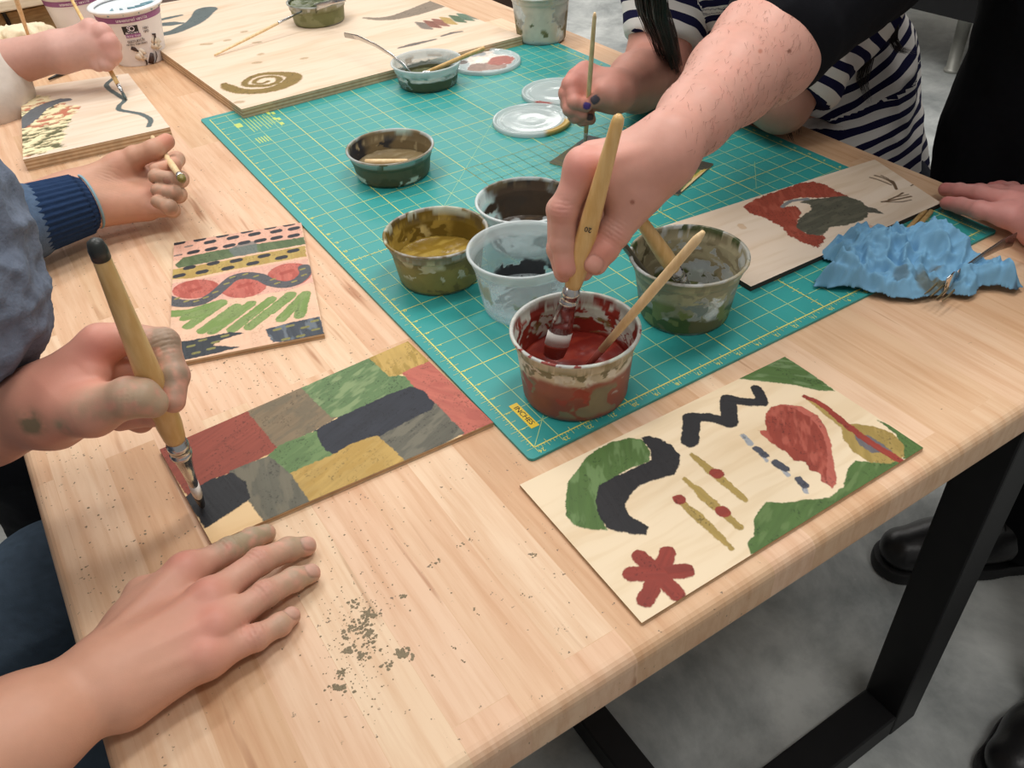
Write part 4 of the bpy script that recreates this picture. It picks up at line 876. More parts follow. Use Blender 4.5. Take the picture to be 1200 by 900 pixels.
# ------------------------------------------------------------------ crumpled blue shop towel
def towel():
    out = Zc(850, 170, 3.423, [(352,548),(350,570),(420,580),(480,584),(545,588),(600,605),(660,622),(740,628),(830,612),(880,606),(930,608),(975,618),(1010,598),(1030,572),(1090,572),(1160,590),(1196,570),(1180,545),(1120,512),(1040,490),(985,470),(930,430),(890,425),(860,372),(835,338),(790,345),(740,370),(640,378),(560,350),(500,346),(440,365),(370,398),(385,425),(440,455),(430,478),(400,510)])
    poly = np.array([W(x, y, .004+.014*max(0, (600-yy)/250))[:2] for (x, y), (_, yy) in zip(out, [((a-850)*3.423, (b-170)*3.423) for a, b in out])])
    lo, hi = poly.min(0)-.002, poly.max(0)+.002; res = .0012
    nx, ny = ((hi-lo)/res).astype(int)+1; X, Y = np.meshgrid(lo[0]+np.arange(nx)*res, lo[1]+np.arange(ny)*res); P = np.c_[X.ravel(), Y.ravel()]
    wob = np.c_[fbm(P, 40, 201, 3), fbm(P, 40, 202, 3)]-.5
    sd = poly_sd(P, poly)+(fbm(P, 120, 203, 2)-.5)*.004
    def ridge(sc, s, o=2, ang=0, st=1.0):
        c, k = math.cos(ang), math.sin(ang); Q = np.c_[P[:,0]*c+P[:,1]*k, (-P[:,0]*k+P[:,1]*c)*st]+wob*.02
        return 1-np.abs(2*fbm(Q, sc, s, o)-1)*2.4
    def at(x, y): return W(*Zc(850,170,3.423,[(x,y)])[0], .01)[:2]
    def hump(x, y, r, a): return a*np.exp(-(((P-at(x, y))**2).sum(1))/(r*r))
    def folds(n, scale, seed, warp):
        """crumple a sheet: fold it again and again along random lines"""
        rn = random.Random(seed); Q = (P-P.mean(0))+wob*warp; h = np.zeros(len(P)); lim = scale
        for i in range(n):
            a = rn.uniform(0, math.pi); d = np.array([math.cos(a), math.sin(a)]); c = rn.uniform(-lim, lim)*.6; t = Q@d-c
            h += rn.uniform(.3,1)*rn.choice((-1,1))*np.abs(t); Q = Q-np.where((t < 0)[:,None], 2*t[:,None]*d, 0); Q = Q-d*rn.uniform(0, lim)*.5; lim *= .86
        h = h-h.mean(); return h/(np.abs(h).max()+1e-9)
    f1, f2, f3 = folds(9,.10,3,.035), folds(16,.09,8,.025), folds(26,.08,21,.02)
    body = np.maximum.reduce([hump(830,450,.034,.040), hump(640,455,.040,.034), hump(735,430,.032,.034), hump(480,520,.034,.016), hump(870,400,.024,.030), hump(970,520,.034,.012), hump(1080,530,.040,.008), hump(530,400,.034,.022), hump(420,400,.02,.012)])
    edge = smooth(0, -.010, sd)
    f4 = folds(34,.07,33,.012); r1 = np.clip(ridge(32,240,2,.7,1.8),-.3,1); r2 = np.clip(ridge(60,241,2,-.5,1.8),-.3,1)
    hgt = .0020+edge*(.002+body*(.62+.42*f1+.42*f2+.25*r1)+.0100*(f2+.3)+.0130*(f3+.2)+.0100*f4+.0050*r1+.0055*r2+.0016*ridge(120, 243, 2, .2, 1.5))
    hgt += (1-edge)*.005*np.clip(fbm(P, 45, 214, 2)*2-.75, 0, 1)
    H2 = hgt.reshape(ny, nx)
    for _ in range(1): H2[1:-1,1:-1] = (H2[1:-1,1:-1]*2+H2[:-2,1:-1]+H2[2:,1:-1]+H2[1:-1,:-2]+H2[1:-1,2:])/6
    hgt = np.maximum(H2.ravel(), .0011)
    # keep a hollow for the fork's head
    dirt = (smooth(.022, .008, np.abs(np.linalg.norm(P-at(850,555), axis=1)))*.9)
    k = dirt*smooth(.42,.56,fbm(P, 90, 220, 3)); w = fbm(P, 30, 221, 4)
    col = lin((120,170,204))*(1+.16*(w-.5))[:,None]; col = col*(1-k[:,None])+lin((96,88,62))*k[:,None]
    for x, y, r, c in ((500,372,.006,(110,116,100)),(700,562,.010,(92,112,122)),(1090,560,.004,(96,80,80)),(1180,572,.006,(70,80,96)),(810,572,.014,(98,96,74))):
        m = smooth(r, r*.5, np.linalg.norm(P-at(x, y), axis=1)+(w-.5)*.01)[:,None]*.75; col = col*(1-m)+lin(c)*m
    ok = (sd < 0).reshape(ny, nx); idx = np.arange(nx*ny).reshape(ny, nx)
    q = ok[:-1,:-1] & ok[:-1,1:] & ok[1:,1:] & ok[1:,:-1]
    Q = np.stack([idx[:-1,:-1][q], idx[:-1,1:][q], idx[1:,1:][q], idx[1:,:-1][q]], 1)
    used = np.unique(Q); mp_ = -np.ones(nx*ny, int); mp_[used] = np.arange(len(used))
    # sideways shear makes the folds lean over a little
    sh = np.c_[f2*.005, f3*.005]*edge[:,None]
    base = np.where(P[:,0] < 24.6*I, .0033, .0); base = np.where((P[:,0] < 24.7*I) & (P[:,1] > -.45*I), .0033, .0)
    V = np.c_[P+sh, TH+hgt+smooth(-.012,.0,-sd*0)*0+.0033][used]
    o = mobj('shop_towel', V, mp_[Q], vcol('blue_paper', .85, (900,.35,.0005), .15), None, True, np.clip(col[used],0,1))
    so = o.modifiers.new('thick', 'SOLIDIFY'); so.thickness = .0006; so.offset = -1
    tag(o, 'crumpled blue shop towel with clay stains at the edge of the mat', 'paper towel')
    return at
towat = towel()
# fork on the towel
fk = empty('fork', tuple(W(1120,320,.02)), 'metal fork with clay on its tines lying on the blue towel', 'fork')
z = lambda x, y, h: W(*Zc(1040, 220, 7.5, [(x, y)])[0], h)
P_ = [z(1115,455,.030), z(1000,500,.031), z(860,580,.028), z(740,660,.024), z(640,730,.021), z(600,780,.021)]
mb = MB(); mb.tube(P_, [(.0011,.0085),(.0012,.0070),(.0013,.0048),(.0014,.0034),(.0014,.0034),(.0013,.0050)], 14); mb.build('fork_handle', plain('worn_silver', (172,160,152), .25, .9, (200,.05), .2), fk, True)
h0 = P_[-1]; dr = h0-z(740,660,.022); dr[2] = 0; dr /= np.linalg.norm(dr); sd_ = np.array([-dr[1], dr[0], 0])
mb = MB(); mb.tube([h0-dr*.002, h0+dr*.008+[0,0,-.001], h0+dr*.022+[0,0,-.003]], [(.0012,.005),(.0013,.0115),(.0012,.0120)], 14); mb.build('fork_head', plain('bright_silver', (226,224,220), .2, 1, (200,.05), .1), fk, True)
for k in range(4):
    o_ = sd_*(-.0090+.006*k); q = h0+dr*.020+o_+[0,0,-.0032]
    mb = MB(); mb.tube([q, q+dr*.012+[0,0,-.0014], q+dr*.024+[0,0,-.001]], [(.0009,.0019),(.0009,.0017),(.0005,.0008)], 10); mb.build('tine', plain('clayed_tine', (112,100,70), .7, 0, (400,.3), .4), fk, True)
# ------------------------------------------------------------------ bodies: smooth distance fields meshed as one continuous skin
import openvdb
def smin(a, b, k):
    if k <= 0: return np.minimum(a, b)
    h = np.maximum(k-np.abs(a-b), 0)/k
    return np.minimum(a, b)-h*h*k*.25
class Field:
    def __init__(s, lo, hi, vox):
        s.v = vox; s.lo = np.array(lo, np.float32); s.n = np.ceil((np.array(hi)-lo)/vox).astype(int)+1
        s.ax = [s.lo[i]+np.arange(s.n[i], dtype=np.float32)*vox for i in range(3)]
    def full(s): return np.full(tuple(s.n), .5, np.float32)
    def sl(s, lo, hi):
        a = np.maximum(np.floor((np.array(lo)-s.lo)/s.v).astype(int), 0); b = np.minimum(np.ceil((np.array(hi)-s.lo)/s.v).astype(int)+1, s.n)
        return tuple(slice(int(x), int(max(y, x))) for x, y in zip(a, b))
    def cap(s, A, c, off=None):
        """c = (p0, r0, p1, r1, k[, normal, flat[, sign]]) ; A covers the whole grid"""
        p0, r0, p1, r1, k = np.array(c[0], np.float32), c[1], np.array(c[2], np.float32), c[3], c[4]
        m = max(r0, r1)*1.25+k+s.v*4; S = s.sl(np.minimum(p0, p1)-m, np.maximum(p0, p1)+m)
        if any(q.stop <= q.start for q in S): return
        X = s.ax[0][S[0]][:,None,None]; Y = s.ax[1][S[1]][None,:,None]; Z = s.ax[2][S[2]][None,None,:]
        e = p1-p0; ee = float(e@e)+1e-12
        dx, dy, dz = X-p0[0], Y-p0[1], Z-p0[2]
        t = np.clip((dx*e[0]+dy*e[1]+dz*e[2])/ee, 0, 1)
        dx, dy, dz = dx-t*e[0], dy-t*e[1], dz-t*e[2]; r = r0+(r1-r0)*t
        q = np.sqrt(dx*dx+dy*dy+dz*dz)
        if len(c) > 5 and c[5] is not None:
            n = np.array(c[5], np.float32); n /= np.linalg.norm(n); f = c[6]; qn = dx*n[0]+dy*n[1]+dz*n[2]; g = qn*(1/f-1)
            q2 = np.sqrt((dx+n[0]*g)**2+(dy+n[1]*g)**2+(dz+n[2]*g)**2); d = (q2-r)*(q+1e-6)/(q2+1e-6)
        else: d = q-r
        if len(c) > 7 and c[7] < 0: A[S] = -smin(-A[S], d, k)       # carve
        else: A[S] = smin(A[S], d, k)
    def mesh(s, A):
        g = openvdb.FloatGrid(float(s.v*3)); g.transform = openvdb.createLinearTransform(s.v)
        g.copyFromArray(np.clip(A, -s.v*3, s.v*3).astype(np.float32), tolerance=0)
        pts, tri, quad = g.convertToPolygons(isovalue=0.0, adaptivity=0.0)
        pts = np.asarray(pts, float)+s.lo; Fc = [q.tolist() for q in quad]+[t.tolist() for t in tri]
        # consistent outward facing
        q = np.asarray(quad[:2000]); a = pts[q]; nrm = np.cross(a[:,2]-a[:,0], a[:,3]-a[:,1]); cen = a.mean(1)
        idx = np.clip(((cen+nrm/ (np.linalg.norm(nrm,axis=1)[:,None]+1e-12)*s.v*1.5-s.lo)/s.v).round().astype(int), 0, s.n-1)
        if np.mean(A[idx[:,0], idx[:,1], idx[:,2]]) < 0: Fc = [f[::-1] for f in Fc]
        return pts, Fc
def normals(V, Fc):
    q = np.array([f if len(f) == 4 else [f[0], f[1], f[2], f[2]] for f in Fc]); a = V[q]; n = np.cross(a[:,2]-a[:,0], a[:,3]-a[:,1]); N_ = np.zeros_like(V)
    for i in range(4): np.add.at(N_, q[:,i], n)
    return N_/(np.linalg.norm(N_, axis=1)[:,None]+1e-12)
def limb(core, fingers, vox, floor=None, cut=None):
    """core: list of caps; fingers: list of chains [(p, r), ...] ; returns mesh"""
    P = [c[0] for c in core]+[c[2] for c in core]+[p for f in fingers for p, r in f]
    P = np.array(P); F_ = Field(P.min(0)-.075, P.max(0)+.075, vox); A = F_.full()
    for c in core: F_.cap(A, c)
    R = A.copy()
    for ch in fingers:
        B = F_.full()
        for (p0, r0), (p1, r1) in zip(ch[:-1], ch[1:]): F_.cap(B, (p0, r0, p1, r1, .0025))
        # knuckle swellings and a soft pad under the tip
        for (p, r) in ch[1:-1]: F_.cap(B, (p, r*1.03, p+np.array([0,0,1e-5]), r*1.03, .003))
        Q = np.array([p for p, r in ch]); S = F_.sl(Q.min(0)-.03, Q.max(0)+.03)
        R[S] = np.minimum(R[S], smin(A[S], B[S], .009))
    if floor is not None:
        zz = F_.ax[2][None,None,:]; R = np.maximum(R, (floor-zz).astype(np.float32)*np.ones_like(R))
    if cut is not None: R = cut(R, F_)
    return F_.mesh(R)
def nailed(V, Nn, col, nails):
    """nails: (tip centre, finger direction, outward normal, half length, half width, colour)"""
    for c, d, n, hl, hw, cc in nails:
        d = d/np.linalg.norm(d); n = n-d*(n@d); n = n/np.linalg.norm(n); s = np.cross(d, n)
        X = V-c; a = X@d; b = X@s; o = X@n; ok = (o > 0) & (np.abs(a) < hl*1.8) & (np.abs(b) < hw*1.8)
        e = (np.abs(a)/hl)**3+(np.abs(b)/hw)**3
        m = smooth(1.15,.9,e)*ok*smooth(.2,.5,Nn@n)*(.45 if cc[0] > 100 else 1); rim = np.exp(-((e-1.25)/.35)**2)*ok*smooth(.1,.4,Nn@n)
        V = V+Nn*((m*.00025-rim*.00045)[:,None]); col = col*(1-m[:,None]*.9)+lin(cc)*m[:,None]*.9; col = col*(1-.22*rim[:,None])
    return V, col
def skin_colour(V, Nn, base, red=(), dirt=(), seed=0, mott=1.0):
    b = lin(base)*np.array([.93,.98,1.02]); n1 = fbm(V, 45, seed, 4); n2 = fbm(V, 190, seed+5, 3)
    c = b*(1+(.16*(n1-.5)+.10*(n2-.5))[:,None]*mott)
    rr = smooth(.45,.75,n1)*.16*mott; pink = lin((206,128,116)); c = c*(1-rr[:,None])+pink*rr[:,None]
    for p, r, s, cc in red:
        w = np.exp(-((V-p)**2).sum(1)/(r*r))*s; c = c*(1-w[:,None])+lin(cc)*w[:,None]
    for p, r, s, cc in dirt:
        w = np.clip(np.exp(-((V-p)**2).sum(1)/(r*r))*s*1.8*smooth(.15,.75,fbm(V, 160, seed+9, 4)), 0, .9); c = c*(1-w[:,None])+lin(cc)*w[:,None]
    return c
def creases(V, Nn, L):
    """L: (centre, direction along the finger, radius, depth, number)"""
    for p, d, r, dep, n in L:
        d = d/np.linalg.norm(d); X = V-p; a = X@d; w = np.exp(-(X**2).sum(1)/(r*r)); wob = (fbm(V, 250, 77, 2)-.5)*.0016
        V = V-Nn*((w*dep*np.clip(np.cos((a+wob)*2*math.pi/.0034)**5, 0, 1))[:,None])
    return V
def merge(parts):
    V, Fc, col = [], [], []; n = 0
    for v, f, c in parts: V.append(v); Fc += [[i+n for i in q] for q in f]; col.append(c); n += len(v)
    return np.concatenate(V), Fc, np.concatenate(col)
def shrink_light(o):                       # nothing: kept simple
    return o
def depth_of(P): return (np.array(P)-CPW)@RM[2]
def DP(px, py, dep):
    d = ray(px, py); return CPW+d*(dep/(d@RM[2]))
XW = lambda x, y, h: np.array([x, y, h+TH])
UP = np.array([0,0,1.]); toC = lambda p: (CPW-p)/np.linalg.norm(CPW-p)
PINK = (210,124,114); CLAY = (164,148,122)
def lerp(a, b, t): return np.array(a)*(1-t)+np.array(b)*t

# ================================================================= person painting the patchwork board
def person_a():
    root = empty('person', tuple(W(-250, 700, -.75)), 'person in a grey-blue sweater painting the patchwork board, other hand flat on the table', 'person')
    parts = []
    # --- right hand, flat on the table
    wr = W(120, 801, .030); el = W(-250, 1010, .075); el_r = el; fa = W(20, 862, .042)
    ci, cm, cr, cp = W(120,774,.033), W(128,788,.035), W(137,803,.033), W(147,820,.028)
    M_ = [W(219,670,.027), W(245,702,.029), W(255,737,.026), W(243,773,.021)]
    core = [(el,.046,fa,.036,.01,UP,.85), (fa,.036,wr,.0290,.012,UP,.80), (ci,.0155,M_[0],.0120,.012), (cm,.0165,M_[1],.0125,.012), (cr,.0160,M_[2],.0120,.012), (cp,.0150,M_[3],.0115,.012),
            (wr,.024,lerp(M_[1],M_[2],.5)-[0,0,.006],.015,.012), (W(130,790,.019),.018,W(208,690,.013),.012,.012), (W(150,820,.018),.017,W(232,768,.013),.012,.012),
            (W(128,772,.026),.016,W(168,697,.018),.0125,.012), (W(168,697,.018),.012,W(205,688,.011),.0095,.006), (W(205,688,.011),.0095,W(228,680,.009),.008,.004),
            (W(160,735,.022),.015,W(205,690,.022),.013,.015)]
    for a, b in ((ci, M_[0]), (cm, M_[1]), (cr, M_[2]), (cp, M_[3])): core.append((lerp(a,b,.18)+[0,0,.0140], .0022, b+[0,0,.0100], .0026, .0055))
    for p in M_: core.append((p+[0,0,.0030], .0110, p+[0,0,.0031], .0110, .006))
    ch = [[(M_[0],.0112),(W(269,645,.020),.0096),(W(295,632,.012),.0086),(W(312,625,.0085),.0074)],
          [(M_[1],.0114),(W(304,658,.022),.0098),(W(338,644,.013),.0088),(W(359,640,.0088),.0076)],
          [(M_[2],.0110),(W(311,696,.020),.0094),(W(344,679,.013),.0084),(W(364,672,.0088),.0073)],
          [(M_[3],.0104),(W(300,747,.016),.0086),(W(328,732,.011),.0076),(W(341,722,.0080),.0067)]]
    V, Fc = limb(core, ch, .0011, floor=TH+.0004); Nn = normals(V, Fc)
    red = [(p+[0,0,.012], .013, .50, PINK) for p in M_]+[(c[1][0]+[0,0,.01], .009, .40, PINK) for c in ch]+[(W(190,730,.045),.03,.25,(214,140,120)), (W(40,850,.07),.10,.35,(222,160,124))]
    dirt = [(c[k][0]+[0,0,.006], .013, s, CLAY) for c, q in zip(ch, (1.0,.7,.7,.35)) for k, s in ((1,.25*q),(2,.7*q),(3,.75*q))]+[(lerp(ch[0][1][0],ch[0][2][0],.4)+[0,0,.008],.014,.9,CLAY)]
    col = skin_colour(V, Nn, (212,158,134), red, dirt, 3)
    V = creases(V, Nn, [(c[1][0]+[0,0,.008], c[1][0]-c[0][0], .0085, .0011, 3) for c in ch]+[(c[2][0]+[0,0,.006], c[2][0]-c[1][0], .006, .0005, 2) for c in ch])
    nl = []
    for c in ch[1:]:
        d = c[3][0]-c[2][0]; nl.append((c[3][0]+d/np.linalg.norm(d)*.001, d, UP+.35*toC(c[3][0])+np.array([-.1,-.2,0]), .0062, .0056, (206,160,148)))
    V, col = nailed(V, Nn, col, nl); parts.append((V, Fc, col))
    # --- left hand, gripping the brush
    d0 = depth_of(onbrush(tA, dA, 185, 445)); q = lambda x, y, dd: DP(x, y, d0+dd)
    wr = q(50,475,.012); fa = q(-20,492,.03); el = q(-150,500,.08)
    M_ = [q(117,403,.010), q(110,424,.030), q(100,444,.048), q(88,460,.062)]
    nn = M_[3]-M_[0]; nn = nn/np.linalg.norm(nn)
    core = [(el,.044,fa,.034,.01), (fa,.032,wr,.0275,.012), (q(62,452,.006),.017,M_[0],.0130,.012), (q(60,468,.022),.017,M_[1],.0125,.012), (q(56,480,.034),.017,M_[2],.012,.012), (q(52,490,.044),.016,M_[3],.0115,.012),
            (wr,.024,q(105,440,.022),.018,.014), (q(60,484,.004),.021,q(108,480,-.008),.0170,.014), (q(80,470,.0),.018,q(108,440,.004),.010,.012), (q(70,492,.02),.018,q(100,484,.03),.014,.012)]
    ch = [[(M_[0],.0122),(q(150,396,.018),.0112),(q(192,402,.016),.0104),(q(205,440,.010),.0094),(q(203,470,.004),.0084)],
          [(M_[1],.0118),(q(182,440,.036),.0100),(q(180,484,.026),.0090),(q(140,492,.022),.0082)],
          [(M_[2],.0115),(q(165,462,.056),.0098),(q(165,492,.046),.0088),(q(128,486,.040),.0080)],
          [(M_[3],.0105),(q(145,470,.074),.0088),(q(148,488,.064),.0078),(q(118,484,.056),.0072)],
          [(q(108,481,-.010),.0168),(q(150,466,-.018),.0134),(q(166,466,-.0165),.0124),(q(179,472,-.0135),.0104)]]
    V, Fc = limb(core, ch, .0011); Nn = normals(V, Fc)
    red = [(M_[0]+toC(M_[0])*.012, .016, .5, PINK), (q(70,440,-.01),.03,.35,PINK), (q(140,420,.0),.012,.35,(206,110,90)), (q(40,490,-.01),.03,.25,(222,150,120)), (q(205,465,-.01),.012,.4,(226,150,136))]
    dirt = [(ch[4][k][0]+toC(ch[4][k][0])*.01, .020, s, (180,156,130)) for k, s in ((1,.4),(2,.6),(3,.6))]+[(ch[0][k][0]+toC(ch[0][k][0])*.008, .016, s, (150,132,112)) for k, s in ((2,.8),(3,.6))]+[(q(35,497,-.02),.008,1.0,(120,112,88)), (q(75,500,-.02),.006,.8,CLAY), (q(100,478,-.03),.012,.35,CLAY)]
    col = skin_colour(V, Nn, (214,156,132), red, dirt, 8)
    t3 = ch[4][3][0]
    V = creases(V, Nn, [(ch[4][1][0]+toC(t3)*.011, ch[4][2][0]-ch[4][1][0], .007, .0005, 3), (ch[0][2][0]+toC(t3)*.008, ch[0][3][0]-ch[0][2][0], .009, .0010, 3)])
    parts.append((V, Fc, col))
    parts.append(head(XW(-.50,.12,.60), (.8,.1,-.6), (214,160,136), (70,48,34), 81, root, XW(-.60,.10,.40)))
    el_l = q(-150,500,.08); parts.append(trunk([(XW(-.60,.10,.40),.055,XW(-.62,.10,.20),.09,.05), (XW(-.57,.22,.35),.05,XW(-.60,.0,.33),.05,.05), (XW(-.57,.24,.35),.045,el_l,.042,.03), (XW(-.60,-.05,.33),.045,el_r,.044,.03), (XW(-.62,.10,.20),.09,XW(-.66,.10,-.12),.10,.05)], (212,158,134), 91))
    V, Fc, col = merge(parts); o = mobj('skin', V, Fc, SKIN, root, True, np.clip(col,0,1))
    # sweater: left upper arm, bunched at the elbow, and the body behind it
    elb = q(-150,500,.08); P2 = DP(-60,358,d0-.01); P1 = DP(-112,262,d0-.03); shl = XW(-.56,.26,.36); shr = XW(-.60,-.06,.34)
    print('A left elbow', (elb-[0,0,TH]).round(3), 'P2', (P2-[0,0,TH]).round(3), 'right elbow', (el_r-[0,0,TH]).round(3))
    G = garment([(P2,.052,P1,.056,.02), (P2,.050,DP(-95,440,d0+.04),.052,.02), (P1,.056,shl,.075,.04), (shl,.085,XW(-.64,.10,.22),.13,.05), (shr,.085,XW(-.64,.10,.22),.13,.05), (XW(-.64,.10,.22),.135,XW(-.68,.10,-.14),.145,.05), (shr,.070,lerp(shr,el_r,.75),.055,.03)], .0028, 26, .0080, (116,126,144), 9)
    mobj('sweater', *G[:2], KNIT_A, root, True, G[2])
    G = garment([(XW(-.68,.10,-.16),.145,XW(-.68,.10,-.20),.145,.05), (XW(-.66,.18,-.21),.090,XW(-.40,.26,-.19),.076,.03), (XW(-.40,.26,-.19),.076,XW(-.42,.27,-.60),.056,.03), (XW(-.66,.02,-.21),.090,XW(-.42,.02,-.19),.076,.03), (XW(-.42,.02,-.19),.076,XW(-.44,.0,-.60),.056,.03), (XW(-.42,.27,-.60),.056,XW(-.42,.27,-.70),.060,.02), (XW(-.44,.0,-.60),.056,XW(-.44,.0,-.70),.060,.02)], .005, 10, .006, (60,74,88), 15)
    mobj('trousers', *G[:2], DENIM, root, True, G[2])
    for yy in (.27,.0):
        V, Fc = limb([(XW(-.42,yy,-.705),.034,XW(-.30,yy,-.715),.030,.02)], [], .005, floor=.002); mobj('sneaker', V, Fc, plain('dark_canvas', (40,42,48), .8), root)
    return root
def trunk(L, base, seed):
    V, Fc = limb(L, [], .006); Nn = normals(V, Fc); return V, Fc, skin_colour(V, Nn, base, (), (), seed)
def head(c, f, base, hairc, seed, parent, neck_to, long=False):
    """a turned head: c = centre of the skull, f = the way the face looks"""
    f = np.array(f, float); f /= np.linalg.norm(f); sd_ = np.cross(UP, f); sd_ /= np.linalg.norm(sd_); u = np.cross(f, sd_); p = lambda a, b, h: c+f*a+sd_*b+u*h
    L = [(p(-.018,0,.022),.086,p(.018,0,.018),.080,.02,sd_,.90), (p(.020,0,-.03),.062,p(.040,0,-.075),.040,.03,sd_,.95), (p(-.01,0,-.05),.052,np.array(neck_to),.056,.03),
         (p(.088,0,.006),.007,p(.104,0,-.022),.011,.010), (p(.078,-.028,.018),.012,p(.078,.028,.018),.012,.014), (p(.086,-.014,-.052),.006,p(.086,.014,-.052),.006,.006), (p(.076,0,-.088),.016,p(.078,0,-.089),.016,.02)]
    for s_ in (-1, 1):
        L += [(p(.094,.032*s_,.000),.013,p(.094,.030*s_,.000),.013,.010,None,1,-1), (p(.074,.031*s_,-.001),.0125,p(.0741,.031*s_,-.001),.0125,.002), (p(-.005,.080*s_,.010),.012,p(-.010,.082*s_,-.022),.009,.006,sd_,.5)]
    V, Fc = limb(L, [], .0030); Nn = normals(V, Fc); col = skin_colour(V, Nn, base, [(p(.09,0,-.052),.016,.6,(190,96,90))], (), seed)
    hr = [(p(-.026,0,.034),.092,p(.004,0,.036),.090,.02,sd_,.92), (p(-.030,0,-.02),.080,p(-.02,0,.02),.085,.02,sd_,.92)]
    if long: hr += [(p(-.04,0,-.03),.078,np.array(neck_to)+[0,0,-.05]-f*.04,.07,.04), (p(-.01,-.074,-.02),.028,p(.01,-.080,-.12),.022,.03), (p(-.01,.074,-.02),.028,p(.01,.080,-.12),.022,.03)]
    Vh, Fh = limb(hr, [], .004); nh = normals(Vh, Fh); Vh = Vh+nh*((fbm((Vh-c)*np.array([1,1,.25]), 160, seed, 2)-.5)*.006)[:,None]
    mobj('hair', Vh, Fh, plain('hair_colour', hairc, .45, 0, (900,.4), .3), parent)
    return V, Fc, col
def garment(caps, vox, fold_sc, fold_amp, base, seed, stretch=None, var=.25):
    P = np.array([c[0] for c in caps]+[c[2] for c in caps]); F_ = Field(P.min(0)-.24, P.max(0)+.24, vox); A = F_.full()
    for c in caps: F_.cap(A, c)
    V, Fc = F_.mesh(A); Nn = normals(V, Fc); Q = V if stretch is None else V*np.array(stretch)
    f = 1-np.abs(2*fbm(Q+fbm(V,8,seed)[:,None]*.05, fold_sc, seed, 2)-1)*2; V = V+Nn*(f*fold_amp)[:,None]
    V = V+Nn*((fbm(V, fold_sc*4, seed+1, 2)-.5)*fold_amp*.6)[:,None]
    c = lin(base)*(1+var*(fbm(V, 300, seed+2, 2)-.5)*2+var*(fbm(V, 25, seed+3, 3)-.5))[:,None]
    return V, Fc, np.clip(c, 0, 1)
def fabric(name, rough, bsc, bst, dist=.001):
    return vcol(name, rough, (bsc, bst, dist), .15)
KNIT_A = fabric('marled_knit', .9, 420, .5, .0015); DENIM = fabric('dark_denim', .85, 900, .3); BLKF = fabric('black_cotton', .9, 900, .25); WOOL = fabric('navy_wool', .92, 500, .4)
person_a()

